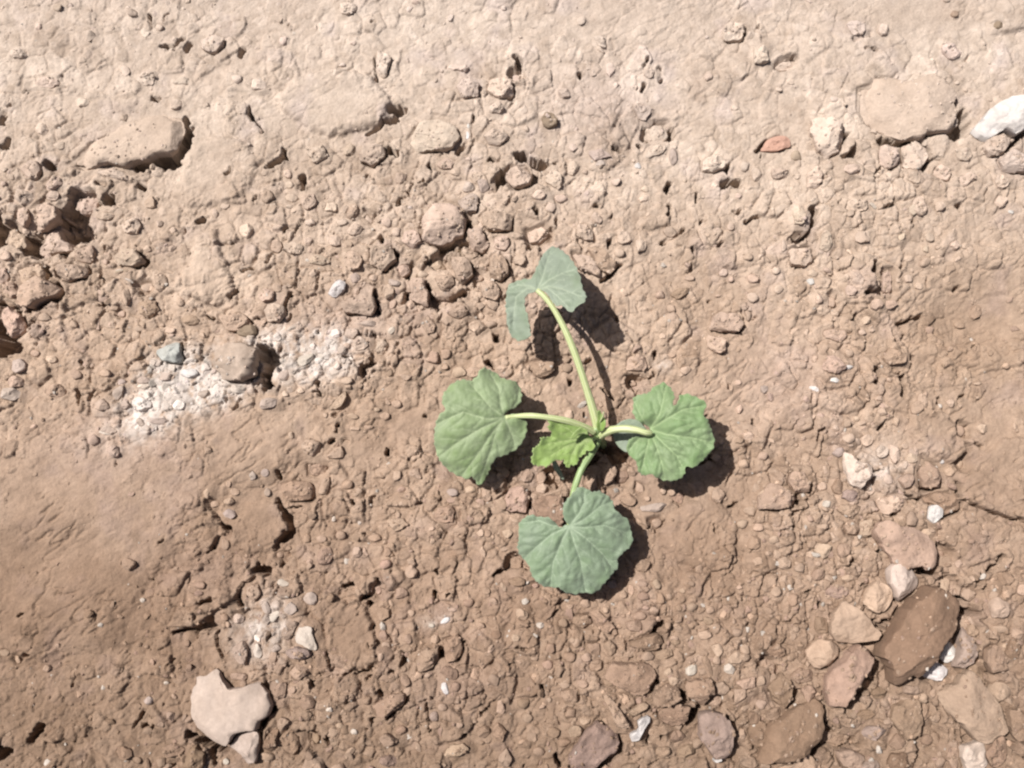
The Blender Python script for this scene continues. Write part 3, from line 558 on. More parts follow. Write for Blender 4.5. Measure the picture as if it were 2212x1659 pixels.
def stone_mesh(name, P, h, kind, seed, colr, depth=0.5, shape='dome', raw=False):
    """P outline in metres round (0,0); h height above the soil"""
    r = np.random.default_rng(seed)
    size = float(np.sqrt(abs(0.5 * np.sum(P[:, 0] * np.roll(P[:, 1], -1) - P[:, 1] * np.roll(P[:, 0], -1)))))
    n = int(np.clip(size / 0.00033, 12, 110)) if not raw else int(np.clip(size / 0.0005, 9, 30))
    P = densify(P, n)
    c = P.mean(0)
    D = P - c
    th = np.arange(n) / n * 2 * math.pi
    ragged = 0.10 * vnoise(3.1 + 2.2 * np.cos(th), 7.7 + 2.2 * np.sin(th) + seed * 3.3, 320) + 0.065 * vnoise(9.1 + 5.5 * np.cos(th), 1.7 + 5.5 * np.sin(th) + seed * 1.7, 322)
    if size > 0.006: ragged = ragged + 0.035 * vnoise(5.1 + 14 * np.cos(th), 2.7 + 14 * np.sin(th) + seed * 2.1, 324)
    D = D * (1 + (ragged * (0.8 if kind == 'clod' else 0.6))[:, None])
    k = int(np.clip(size / 0.0008, 4, 16)) if not raw else 4
    p = {'dome': 3.0, 'flat': 7.0, 'block': 5.0}[shape]
    rings = []
    for ph in np.linspace(0.0, math.pi / 2, k + 1)[1:]:
        rings.append((math.sin(ph) ** (2 / p), math.cos(ph) ** (2 / p) * h))
    # extra rings over the flat of the top
    if not raw and k >= 7:
        m0 = rings[0][0]
        rings = [(m0 * f, h * (1 - (m0 * f) ** p) ** (1 / p)) for f in (0.22, 0.42, 0.6, 0.78, 0.9)] + rings
    rings[-1] = (1.0, 0.04 * h)
    rings += [(0.985, -0.2 * h), (0.86, -depth * h - 0.0012)]
    V = [[0, 0, h]]
    for rr_, z in rings:
        V += [[D[i, 0] * rr_, D[i, 1] * rr_, z] for i in range(n)]
    V = np.array(V)
    top = V[:, 2] > 0
    # the top leans a little, then chipped faces
    ta, tb = r.uniform(-0.16, 0.16, 2) if shape != 'dome' else (0, 0)
    V[:, 2] += np.where(top, (ta * V[:, 0] + tb * V[:, 1]) * np.clip(V[:, 2] / h, 0, 1), 0)
    nf = {'dome': 4, 'flat': 4, 'block': 7}[shape] + (2 if kind == 'stone' else 0)
    for _ in range(nf):
        az = r.uniform(0, 2 * math.pi); el = R(r.uniform(30, 80) if shape != 'flat' else r.uniform(50, 84))
        nrm = np.array([math.cos(az) * math.cos(el), math.sin(az) * math.cos(el), math.sin(el)])
        dd = V @ nrm
        lim = np.max(dd) * r.uniform(0.72, 0.94)
        over = np.clip(dd - lim, 0, None) * top
        V -= nrm[None, :] * over[:, None] * 0.97
    V[top, 2] = np.maximum(V[top, 2], 0.0001)
    f = 1.0 if kind == 'clod' else 0.8
    ox = r.uniform(0, 200)
    a1 = min(0.0012, 0.12 * size) * f
    sc1 = max(size * 0.28, 0.0012)
    V[:, 2] += top * a1 * fbm((V[:, 0] + ox) / sc1, (V[:, 1] + V[:, 2]) / sc1, 3, 300, 0.55)
    V[:, 2] += top * 0.00034 * f * fbm((V[:, 0] + ox) / 0.0019, (V[:, 1] + V[:, 2]) / 0.0012, 3, 304, 0.65)
    V[:, 0] += a1 * 0.6 * fbm((V[:, 1] + ox) / sc1, V[:, 2] / sc1 + 5, 3, 306)
    V[:, 1] += a1 * 0.6 * fbm((V[:, 0] - ox) / sc1, V[:, 2] / sc1 + 9, 3, 308)
    F3 = [[0, 1 + i, 1 + (i + 1) % n] for i in range(n)]
    F4 = []
    for q in range(len(rings) - 1):
        b0 = 1 + q * n; b1 = b0 + n
        F4 += [[b0 + i, b1 + i, b1 + (i + 1) % n, b0 + (i + 1) % n] for i in range(n)]
    mott = fbm((V[:, 0] + ox) / (size * 0.35), V[:, 1] / (size * 0.35), 4, 310, 0.6)
    colv = np.array(colr)[None, :] * (1 + 0.14 * mott[:, None] * np.array([0.85, 1.0, 1.15]))
    colv = np.clip(colv, 0.02, 0.7)
    if raw: return V, np.array(F4), np.array(F3), colv, c
    me = np_mesh(name, V, faces_quad=F4, faces_tri=F3, color=colv, smooth=True)
    me.set_sharp_from_angle(angle=R(26))
    return me, c

# landmarks that labels refer to
LM = [
    (1190, 620, 'the topmost leaf'), (1035, 915, 'the wide pale green leaf'), (1440, 935, 'the ruffled leaf on the thick petiole'), (1243, 1180, 'the lowest leaf'),
    (1215, 970, 'the small bright green leaf'), (500, 1530, 'the large flat pinkish slab'), (2160, 255, 'the big bright white stone'), (1975, 240, 'the large pale boulder by the white stone'),
    (1970, 1370, 'the long dark-sided brown slab'), (2090, 1510, 'the tilted tan block'), (520, 800, 'the round clod on the chalk'), (740, 620, 'the upright white stone'),
    (330, 330, 'the deep cleft near the top corner'), (160, 470, 'the dark crumbly hole'), (760, 1390, 'the smooth oval mound'), (1380, 1570, 'the white hooked flake'),
    (1830, 1340, 'the three-cornered pale stone'), (1180, 260, 'the round dark pebble'), (960, 490, 'the big round pale clod'), (1690, 1560, 'the large rounded brown clod'),
    (1540, 1560, 'the pale upright slab'), (1280, 1610, 'the lilac grey slab'), (1950, 1180, 'the wide pinkish clod'), (1740, 310, 'the brick red chip'),
    (590, 1110, 'the curved crack'), (105, 640, 'the leaning loaf-shaped clod'), (730, 230, 'the whitish crust dome'), (380, 820, 'the white chalk spill'),
    (1300, 570, 'the brown slab behind the topmost leaf'), (1600, 960, 'the leaf shadow past the ruffled leaf'), (2090, 1060, 'the wide slanting crust slab'), (1750, 490, 'the black notch in the crust'),
]
used_labels = {}
def side_words(du, dv):
    if abs(du) > 2.2 * abs(dv): return 'beside' , ('east' if du > 0 else 'west')
    if abs(dv) > 2.2 * abs(du): return ('below' if dv > 0 else 'above'), ''
    return ('obliquely below' if dv > 0 else 'obliquely above'), ''

SHAPE_WORD = ['rounded', 'angular', 'flat', 'lumpy', 'oblong', 'wedge-like', 'blunt', 'worn', 'knobbly', 'squarish', 'chipped', 'smooth']
ORD = ['', 'second ', 'third ', 'fourth ', 'fifth ', 'sixth ', 'seventh ', 'eighth ', 'ninth ', 'tenth ']
pending = []      # (object, base label key, u, v) for the labels that need ordering

things_uv = []
SPECS = []
def place(kind, tone, poly, hm=1.0, shape=None, label=None, category=None, hmm=None):
    P = np.array(poly, float)
    uc, vc = P.mean(0)
    x, y = ground_xy(P[:, 0], P[:, 1], 0.0020)
    area = abs(0.5 * np.sum(x * np.roll(y, -1) - y * np.roll(x, -1)))
    rad = math.sqrt(area / math.pi) / S
    things_uv.append((uc, vc, rad))
    zb = float(np.percentile(height(x * 0.9 + x.mean() * 0.1, y * 0.9 + y.mean() * 0.1), 35))
    if hmm and rad > 60: zb = float(np.percentile(height(x * 0.6 + x.mean() * 0.4, y * 0.6 + y.mean() * 0.4), 60))
    elif hmm: zb = float(np.percentile(height(x * 0.8 + x.mean() * 0.2, y * 0.8 + y.mean() * 0.2), 60))
    if not hmm: hm = hm * float(np.interp(vc, [0, 330, 560], [0.5, 0.62, 0.85]))
    SPECS.append(dict(kind=kind, tone=tone, P=P, A=np.stack([x, y], 1), area=area, rad=rad, uc=uc, vc=vc, hm=hm, shape=shape, label=label, category=category, hmm=hmm, zb=zb, seed=5000 + len(SPECS)))

def build(sp, single=True):
    kind, tone, A, uc, vc, seed, rad, label = sp['kind'], sp['tone'], sp['A'], sp['uc'], sp['vc'], sp['seed'], sp['rad'], sp['label']
    cc = A.mean(0); A0 = A - cc
    ev = np.linalg.eigvalsh(np.cov(A0.T)); minor = 3 * math.sqrt(max(ev[0], 1e-9))
    h = sp['hmm'] * 1.4 / 1000 if sp['hmm'] else min(0.42 * minor * sp['hm'] + 0.0007, 0.0095)
    shape = sp['shape'] or ('dome' if kind == 'pebble' else 'block')
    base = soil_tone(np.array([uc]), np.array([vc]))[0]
    tv = TONES[tone]
    rr = np.random.default_rng(seed)
    e_ = float(np.interp(vc, [0, 800, 1400], [0.75, 1.15, 1.75]))
    colr = np.array(tv[1]) if tv[0] == 'abs' else base * (np.array(tv) ** (e_ if tv[1] > 1 else 1.0))
    colr = colr * (1.07 if tone in ('tan', 'pale', 'cream', 'pink', 'grey', 'lilac') else 1.0) * np.array([1.01, 1.0, 1.0]) * (1 + 0.045 * rr.standard_normal()) * (1 + 0.009 * rr.standard_normal(3))
    res = stone_mesh(NAME_OF[kind], A0, h, 'stone' if kind != 'clod' else 'clod', seed, colr, shape=shape, raw=not single)
    if not single:
        V, F4, F3, cv, c2 = res
        V = V + np.array([cc[0] + c2[0], cc[1] + c2[1], sp['zb']])
        return V, F4, F3, cv
    me, c2 = res
    o = link(NAME_OF[kind], me, M_CLOD if tv[0] != 'abs' else M_STONE, loc=(cc[0] + c2[0], cc[1] + c2[1], sp['zb']))
    o['category'] = sp['category'] or {'clod': 'soil clod', 'stone': 'stone', 'chip': 'stone chip', 'pebble': 'pebble'}[kind]
    o['group'] = {'clod': 'dry soil clods lying on the ground', 'stone': 'stones lying in the soil', 'chip': 'small pale stone chips', 'pebble': 'small pebbles in the soil'}[kind]
    if label:
        o['label'] = label
    else:
        sz = 'tiny' if rad < 11 else 'small' if rad < 17 else 'medium' if rad < 28 else 'large'
        el = math.sqrt(max(ev[1], 1e-12) / max(ev[0], 1e-12))
        shp = 'long' if el > 2.2 else 'oblong' if el > 1.5 else 'flat' if shape == 'flat' else 'rounded' if shape == 'dome' else 'lumpy'
        d = sorted((math.hypot(uc - a, vc - b), i) for i, (a, b, _) in enumerate(LM))
        i, j = d[0][1], d[1][1]
        dv = vc - LM[i][1]; du = uc - LM[i][0]
        rel = 'above' if dv < -abs(du) * 0.8 else 'below' if dv > abs(du) * 0.8 else 'beside'
        pending.append([o, sz, TONE_WORD[tone], shp, {'clod': 'clod', 'stone': 'stone', 'chip': 'stone chip', 'pebble': 'pebble'}[kind], rel, i, j, uc, vc, du])
    return o

def E(col, row, x, y, rx, ry=None, ang=0, n=7, seed=None):
    ry = ry or rx
    r = np.random.default_rng(int(x * 7 + y * 13 + col * 101 + row * 57))
    out = []
    ph0 = r.uniform(0, 6.28)
    for k in range(n):
        t = 2 * math.pi * k / n + r.uniform(-0.34, 0.34) + ph0; f = r.uniform(0.82, 1.18)
        ex, ey = rx * f * math.cos(t), ry * f * math.sin(t)
        a_ = R(ang)
        out.append((col * 553.0 + (x + ex * math.cos(a_) - ey * math.sin(a_)) / 4, row * 414.75 + (y + ex * math.sin(a_) + ey * math.cos(a_)) / 4))
    return out

# lower corner with the big slabs
place('clod', 'darkbrown', T(3, 3, '1340,40 1420,60 1570,190 1550,380 1430,560 1240,850 1040,890 930,620 1060,330 1150,200'), shape='flat', hmm=9.5, label='long brown slab of soil standing proud with a dark shaded side')
place('clod', 'pink', T(3, 3, '700,580 800,590 850,700 830,790 700,950 600,1110 500,1100 450,950 460,830 600,700'), shape='block', hmm=6.5, label='waisted pinkish tan clod leaning over a deep black gap')
place('stone', 'cream', T(3, 3, '620,190 760,290 940,480 900,540 700,570 560,570 490,470 520,340'), shape='flat', hmm=4.0, label='three-cornered cream stone with a ridge across it')
place('stone', 'cream', T(3, 3, '430,530 560,560 600,650 500,770 400,800 320,740 310,640'), shape='dome', hm=.9, label='round cream stone touching the three-cornered stone')
place('stone', 'palerose', T(3, 3, '1000,-60 1060,-130 1130,-150 1230,-60 1290,50 1240,110 1110,215 1060,180 1010,60'), shape='block', hmm=4.6, label='pinkish white lump at the head of the long brown slab')
place('stone', 'cream', T(3, 3, '900,30 1000,60 1050,170 1000,280 900,310 770,230 820,90'), shape='block', hmm=3.6, label='cream lump between the pinkish white lump and the three-cornered stone')
place('clod', 'pale', T(3, 3, '1680,790 1720,830 1900,1050 2000,1320 1980,1370 1760,1420 1650,1300 1480,1120 1430,1010 1560,900'), shape='flat', hmm=5.0, label='tilted tan block with straight edges and a slit beside it')
place('stone', 'bright', T(3, 3, '1350,760 1450,740 1550,800 1550,860 1460,910 1340,870 1310,810'), shape='block', hmm=3.2, label='lumpy white stone at the foot of the long brown slab')
place('stone', 'bright', T(3, 3, '1560,540 1630,610 1600,720 1540,765 1470,700 1500,620'), shape='block', hmm=3.4, label='egg-shaped white stone above the lumpy white one')
place('clod', 'grey', T(3, 3, '1680,430 1720,480 1780,600 1760,720 1700,790 1580,790 1600,700 1640,600 1620,520'), shape='block', hmm=3.6, label='crescent of greyish soil hugging the egg-shaped white stone')
place('stone', 'palerose', T(3, 3, '1640,1460 1820,1400 1870,1590 1840,1640 1680,1665 1650,1570'), shape='flat', hmm=3.4, label='squarish pinkish white stone at the foot of the tilted tan block')
place('clod', 'brown', T(3, 3, '400,1020 480,1080 460,1180 420,1400 300,1550 100,1610 -100,1600 -80,1300 0,1240 200,1120'), shape='dome', hmm=6.5, label='largest rounded brown clod at the bottom edge of the plot')
place('stone', 'cream', T(3, 3, '1950,900 2060,930 2080,1000 1990,1110 1880,990'), shape='dome', label='rounded cream stone across the slit from the tilted tan block')
place('stone', 'cream', T(3, 3, '1960,170 2050,220 2060,310 2010,360 1900,350 1880,230'), shape='dome', label='cream stone lying alone past the head of the long brown slab')
place('clod', 'tan', T(3, 3, '460,1340 660,1345 770,1440 620,1475 480,1440'), label='leaf-shaped tan clod beside the largest rounded brown clod')
place('clod', 'brown', T(3, 3, '110,830 180,900 190,1010 120,1130 20,1060 -30,950'), hm=1.2, label='brown clod with a sharp dark rim above the largest rounded clod')
place('clod', 'tan', T(3, 3, '1280,1070 1310,1250 1270,1370 1180,1400 1050,1240 1070,1110 1180,1050'))
place('clod', 'tan', T(3, 3, '2030,1120 2100,1140 2260,1240 2260,1420 2100,1400 2040,1300'), shape='flat')
place('clod', 'tan', T(3, 3, '1420,1300 1490,1370 1450,1500 1340,1490 1300,1400'))
place('stone', 'cream', T(3, 3, '350,1530 480,1640 440,1700 100,1700 80,1650 250,1600'), shape='flat', hmm=3, label='long cream stone cut by the bottom edge below the rounded brown clod')
place('stone', 'cream', T(3, 3, '570,1510 720,1490 850,1560 800,1650 640,1640'), shape='block')
place('stone', 'grey', T(3, 3, '880,1580 960,1590 940,1700 720,1700 780,1640'), shape='block', label='greyish stone with a glinting rim at the bottom edge')
place('clod', 'pale', T(3, 3, '1130,930 1270,940 1280,1000 1200,1035 1140,1000'))
place('clod', 'tan', T(3, 3, '1100,1340 1180,1430 1110,1500 1030,1450'))
for t, a in (('white', (740, 1150, 42)), ('cream', (1075, 1250, 32)), ('cream', (1390, 1310, 42)), ('cream', (2030, 600, 26)), ('pale', (330, 1000, 60, 70)),
             ('cream', (230, 960, 40)), ('pale', (870, 610, 50, 40)), ('pale', (900, 690, 50)), ('pale', (1330, 1050, 45)), ('cream', (1410, 1010, 40)),
             ('tan', (1190, 1160, 70, 90)), ('tan', (1370, 1180, 55, 100, 10)), ('brown', (950, 1010, 70, 55)), ('pale', (1000, 1100, 45)), ('grey', (900, 1340, 110, 70)),
             ('brown', (1120, 1600, 110, 80)), ('tan', (1380, 1420, 60)), ('pale', (1580, 1560, 60, 110)), ('tan', (1950, 1500, 90, 150)), ('brown', (830, 1190, 80, 60)),
             ('tan', (690, 1260, 110, 50, 15)), ('pale', (1480, 1600, 50, 60)), ('tan', (1950, 700, 100, 130)), ('brown', (2090, 620, 60, 110)), ('tan', (1800, 870, 70, 110, -20)),
             ('pale', (1750, 160, 70, 60)), ('cream', (1560, 90, 50, 90)), ('tan', (1760, 470, 60, 70)), ('brown', (440, 420, 70, 90)), ('lilac', (560, 130, 110, 60, 10)),
             ('tan', (200, 200, 50, 60)), ('brown', (60, 640, 80, 70)), ('pale', (0, 790, 70, 90)), ('tan', (40, 1180, 80, 60, -30)), ('tan', (280, 850, 120, 60)),
             ('tan', (1020, 900, 60, 90)), ('cream', (2130, 480, 60)), ('cream', (2180, 120, 50, 70)), ('pale', (1980, 450, 70, 40)), ('pale', (1830, 960, 60, 50)), ('cream', (660, 20, 60, 40))):
    place('clod' if t not in ('white', 'cream') else 'pebble', t, E(3, 3, *a))
# sheet above it
place('clod', 'cream', T(3, 2, '640,600 700,610 760,680 890,700 890,790 800,900 700,880 650,760'), hmm=3.4, label='notched cream clod hanging over a curved black gap')
place('clod', 'pale', T(3, 2, '290,760 350,880 340,940 220,940 160,850 180,770'))
place('clod', 'pink', T(3, 2, '0,860 100,880 230,980 200,1040 60,1090 -120,1080 -100,960'), hmm=2.8, label='smooth pinkish clod like a seashell past the lowest leaf')
place('stone', 'bright', T(3, 2, '1380,1050 1440,1040 1505,1090 1490,1160 1420,1210 1350,1160'), hmm=2.8, label='roundish white stone above the wide pinkish clod')
place('clod', 'cream', T(3, 2, '930,1000 1100,960 1170,1040 1110,1110 980,1120'))
place('clod', 'pink', T(3, 2, '930,1200 1000,1170 1300,1280 1430,1370 1420,1540 1370,1590 1240,1570 1100,1640 1000,1460 880,1310'), hmm=4.2, shape='flat', label='wide pinkish clod above the head of the long brown slab')
place('clod', 'tan', T(3, 2, '1340,640 1470,720 1510,800 1510,880 1350,910 1300,800'))
place('clod', 'brown', T(3, 2, '1500,930 1640,960 1640,1090 1520,1140 1360,980'), label='squarish brown clod beside the roundish white stone')
place('clod', 'cream', T(3, 2, '860,820 920,830 960,900 950,960 820,970'))
place('clod', 'pale', T(3, 2, '1050,520 1130,540 1140,660 1080,690 1050,620'))
place('clod', 'tan', T(3, 2, '1180,780 1240,760 1260,880 1180,900 1110,830'))
place('stone', 'cream', T(3, 2, '420,1360 520,1390 520,1480 450,1520 370,1440'), shape='block')
place('clod', 'pale', T(3, 2, '800,1170 890,1160 910,1260 850,1340 790,1320 780,1230'))
for t, a in (('cream', (465, 890, 45)), ('white', (490, 1035, 50, 30)), ('pale', (1195, 535, 36)), ('cream', (400, 1550, 30)), ('cream', (1580, 760, 46)), ('rose', (600, 590, 55, 50)),
             ('cream', (1880, 380, 52)), ('bright', (1525, 672, 20)), ('bright', (395, 42, 48, 26, 25)), ('cream', (1120, 320, 34, 40)), ('cream', (490, 740, 30, 50)), ('pale', (1025, 830, 42, 50)),
             ('brown', (600, 890, 60, 70)), ('lilac', (700, 960, 70, 60)), ('pale', (1260, 600, 50, 60)), ('cream', (1240, 640, 50)), ('pale', (980, 590, 60)), ('tan', (700, 1240, 80, 80)),
             ('cream', (1370, 1280, 60, 30)), ('pale', (1220, 1170, 60, 70)), ('tan', (620, 1430, 70, 80)), ('pale', (340, 1160, 36)), ('tan', (700, 1090, 110, 70)), ('pale', (690, 470, 60, 50)),
             ('cream', (860, 480, 60, 60)), ('tan', (1110, 1330 - 300, 30)), ('pale', (310, 200, 45)), ('tan', (1290, 200, 60, 60)), ('cream', (1380, 90, 30)), ('pale', (1340, 150, 50, 70)),
             ('cream', (1650, 1550, 40)), ('tan', (1530, 1480, 60)), ('pale', (120, 1550, 60)), ('pale', (250, 1580, 60, 45)), ('tan', (400, 1640, 60)), ('cream', (1720, 690, 36)), ('cream', (2160, 380, 40, 50)),
             ('tan', (1720, 390, 40, 60)), ('cream', (1600, 160, 40)), ('pale', (30, 1350, 50)), ('cream', (770, 300, 26))):
    place('clod' if t not in ('white', 'cream', 'rose', 'bright') else ('chip' if t in ('bright', 'white') else 'pebble'), t, E(3, 2, *a))
# top corner
place('clod', 'tan', T(0, 0, '600,1420 760,1290 960,1180 1200,1060 1400,1000 1560,1020 1620,1100 1600,1200 1560,1290 1480,1350 1380,1360 1300,1410 1200,1430 1130,1470 1040,1450 960,1440 860,1450 720,1470'), shape='block', hmm=3.6, label='long pale slab of crust rising to the deep black cleft near the corner')
place('clod', 'brown', T(3, 0, '780,760 860,740 990,670 1180,700 1400,680 1540,700 1610,780 1630,900 1600,1020 1540,1130 1440,1150 1300,1180 1130,1210 1050,1160 960,1140 880,1080 830,1060 770,940'), shape='block', hmm=4.2, label='large pale boulder-like clod next to the big bright white stone')
place('stone', 'bright', T(3, 0, '1740,1150 1900,960 2080,860 2212,850 2300,900 2212,1120 2110,1200 2000,1150 1880,1230 1780,1200'), shape='flat', hmm=5.0, label='big bright white stone at the edge beside the pale boulder')
place('clod', 'tan', T(3, 0, '1950,1170 2100,1195 2020,1330 1900,1370 1830,1260'), label='tan clod tucked under the big bright white stone')
place('clod', 'pale', T(3, 0, '360,1050 620,1020 650,1150 640,1290 500,1370 420,1300 360,1170'), hmm=3.8, label='pale rounded clod between the brick red chip and the boulder')
place('stone', 'brick', T(3, 0, '0,1200 100,1160 190,1200 200,1260 60,1300 -60,1290'), shape='flat', hmm=1.8, label='brick red chip lying flat in pale soil')
place('clod', 'pale', T(3, 0, '1170,1260 1300,1210 1380,1280 1390,1380 1270,1500 1170,1440'))
place('clod', 'pink', T(3, 0, '960,1260 1100,1290 1130,1400 1040,1480 960,1420'))
place('clod', 'cream', T(3, 0, '1970,1400 2100,1300 2230,1340 2230,1500 2020,1490'))
place('clod', 'pale', T(3, 0, '330,1500 420,1440 480,1500 440,1620 330,1640'))
place('clod', 'pale', T(3, 0, '1480,1420 1600,1480 1540,1570 1410,1500'))
for t, a in (('pale', (570, 860, 40, 30)), ('pale', (770, 230, 90, 70)), ('pale', (1600, 430, 110, 70, 20)), ('pale', (160, 390 + 150, 90, 40, -20)), ('brown', (250, 1340, 60, 50)), ('pale', (1690, 1330, 80, 60)),
             ('pale', (1000, 250, 50)), ('tan', (1240, 1430 + 120, 60)), ('pale', (1700, 1560, 80, 60)), ('cream', (2000, 1580, 70, 60)), ('pale', (700, 1480, 80, 60)), ('tan', (100, 1500, 80, 60)), ('darkbrown', (1630, 100, 40)), ('pebble', (1990, 215, 50, 40))):
    place('clod' if t != 'pebble' else 'pebble', t, E(3, 0, *a))
place('clod', 'pebble', T(2, 0, '245,1010 290,970 350,980 400,1040 395,1090 330,1115 270,1090'), shape='dome', hmm=3.4, label='single dark round pebble-like clod in pale soil', category='soil clod')
place('clod', 'pale', T(2, 0, '1180,1050 1340,1040 1370,1150 1300,1210 1150,1180'), hm=1.1)
place('chip', 'rose', T(2, 0, '640,1320 780,1290 870,1350 720,1400'), shape='flat')
place('clod', 'pale', T(2, 0, '1820,250 1900,160 2020,220 2000,330 1850,340'))
place('clod', 'pale', T(2, 0, '700,290 800,290 850,400 760,400'))
place('clod', 'pale', T(2, 0, '0,1450 110,1430 180,1520 150,1600 20,1630 -60,1540'))
place('clod', 'pale', T(2, 0, '2080,400 2212,400 2212,550 2090,550'), shape='flat')
for t, a in (('white', (765, 1410, 52, 28, -10)), ('bright', (1090, 1425, 32, 26)), ('rose', (1400, 1340, 50, 90)), ('white', (1690, 300, 18)), ('cream', (1930, 920, 30)), ('pale', (530, 1270, 40)), ('pink', (1190, 610, 60, 50)),
             ('lilac', (1130, 950, 80, 80)), ('pale', (1250, 1290, 110, 50, -20)), ('pale', (2010, 1430, 50)), ('pale', (1750, 1410, 120, 80)), ('pale', (450, 800, 60, 50)), ('pale', (850, 590, 40, 70)), ('pale', (370, 1560, 80, 80)), ('tan', (530, 1450, 60, 70)),
             ('pale', (2120, 1500, 60, 60)), ('cream', (1160, 60 + 1560, 40, 30)), ('pale', (600, 160, 50, 40))):
    place('clod' if t in ('pink', 'pale', 'lilac', 'tan') else ('chip' if t in ('bright', 'white', 'rose') else 'pebble'), t, E(2, 0, *a))
place('clod', 'pale', T(1, 0, '1380,1090 1560,1020 1740,1080 1760,1200 1700,1280 1400,1310 1300,1200'), hmm=3.2, label='low pale dome of soil beside a glinting white sliver')
place('clod', 'tan', T(1, 0, '920,1240 1100,1240 1120,1340 1000,1430 880,1380'))
place('clod', 'tan', T(1, 0, '430,1300 590,1250 610,1360 500,1420'))
place('clod', 'pale', T(1, 0, '1730,740 1800,680 1930,720 1920,830 1790,850'))
place('clod', 'pale', T(1, 0, '2000,680 2130,660 2212,700 2230,820 2100,850 2000,780'), hm=1.2, label='pale lump beside the top crack with a black rim')
place('clod', 'pale', T(1, 0, '2020,900 2100,860 2140,940 2110,990 2010,980'))
for t, a in (('bright', (1833, 1080, 13, 28)), ('bright', (1830, 1170, 18, 50)), ('cream', (275, 1505, 40, 46)), ('cream', (290, 1600, 40)), ('rose', (1380, 12, 50, 20)), ('white', (1680, 120, 34, 40, 30)), ('cream', (20, 740, 80, 50)), ('cream', (1835, 1370, 30, 20)),
             ('pale', (230, 340, 40, 50)), ('pale', (790, 60, 90, 60)), ('pale', (1100, 540, 80, 130, 10)), ('pale', (1920, 1540, 90, 70, 30)), ('tan', (1640, 1400, 80, 60)), ('pale', (1650, 1190, 60, 50)), ('tan', (800, 1290, 60, 60)), ('rose', (1960, 1600, 60, 70)),
             ('pale', (1730, 570, 120, 30)), ('pale', (2090, 1180, 110, 90)), ('grey', (1840, 1500 + 120, 60, 50)), ('tan', (1250, 1540, 60, 50))):
    place('clod' if t in ('pink', 'pale', 'grey', 'tan') else ('chip' if t in ('bright', 'white', 'rose') else 'pebble'), t, E(1, 0, *a))
for t, a in (('pale', (1830, 370, 110, 90)), ('cream', (1250, 280, 45, 50)), ('cream', (380, 1130, 60, 60)), ('cream', (730, 890, 60, 45)), ('pale', (170, 470, 90, 50)), ('pale', (430, 720, 110, 50)), ('pale', (1270, 680, 90, 60)), ('pale', (1570, 690, 90, 40)),
             ('pale', (530, 1270, 50, 40)), ('tan', (290, 1480, 90, 90)), ('pale', (1000, 1520, 180, 50, 8)), ('pale', (1080, 610, 50)), ('pale', (780, 310, 60, 50)), ('cream', (340, 240, 30, 35)), ('tan', (1370, 230, 40, 35)), ('pink', (480, 1600, 90, 60, -30))):
    place('clod' if t != 'cream' else 'pebble', t, E(0, 0, *a))
# left middle: loaf, pinkish clods round the hole, chalk stones
place('clod', 'tan', T(0, 1, '170,940 240,840 380,750 520,800 560,860 540,900 300,1010 210,990'), shape='flat', hmm=4.8, label='loaf-shaped tan clod with a dark underside in the crumbs')
place('clod', 'pink', T(0, 1, '10,1050 100,990 180,1060 220,1150 200,1200 90,1270 40,1150'), hmm=4.0, label='pinkish clod leaning over the dark cleft at the edge')
place('stone', 'bluewhite', T(0, 1, '1350,1390 1500,1290 1570,1310 1580,1480 1420,1470'), hmm=3.2, label='bluish white stone in the upper part of the chalk spill')
place('pebble', 'pebble', T(0, 1, '2050,1200 2130,1150 2230,1160 2230,1240 2130,1260 2060,1240'), shape='dome', hmm=2.6, label='dark brown oval pebble just above the chalky patch')
place('clod', 'lumpbrown', [(468, 766), (492, 746), (530, 742), (556, 757), (562, 790), (552, 815), (528, 829), (488, 822), (466, 796)], shape='dome', hmm=6.5, label='round brown clod sitting in white chalk with a deep shadow')
place('clod', 'brown', T(0, 2, '2000,10 2130,20 2150,70 2050,90 1990,60'), label='brown clod fragment at the lower rim of the chalk')
place('clod', 'pink', T(0, 1, '340,150 420,80 500,150 500,240 400,330 300,330 340,240'), hmm=4.5, label='pale pinkish clod on the rim of the dark crumbly hole')
place('clod', 'pink', T(0, 1, '400,330 470,290 520,400 600,440 610,500 480,500 340,550 310,510 380,400'), hmm=4.5, label='jagged pinkish clod reaching into the dark crumbly hole')
place('clod', 'pale', T(0, 1, '170,150 250,140 270,240 230,320 170,290'), hmm=3.6)
place('clod', 'tan', T(0, 1, '110,290 60,380 40,440 90,500 180,490 240,460 200,370 140,350'), hmm=3.5)
place('clod', 'tan', T(0, 1, '640,560 800,450 840,540 800,620 700,620'))
place('clod', 'tan', T(0, 1, '540,650 700,640 790,690 760,750 600,790 510,740'), hmm=3.0)
place('clod', 'pale', T(0, 1, '1050,290 1180,230 1240,270 1200,370 1100,370'))
place('clod', 'pale', T(0, 1, '1010,600 1060,500 1190,500 1260,600 1200,660 1040,650'), hmm=3.2)
place('clod', 'tan', T(0, 1, '170,680 380,640 420,720 360,790 190,790'))
place('clod', 'brown', T(0, 1, '1200,960 1360,950 1380,1030 1300,1100 1210,1060'), hm=.8)
place('clod', 'tan', T(0, 1, '1890,1060 2100,1060 2180,1120 2120,1210 1960,1200'), hm=.7)
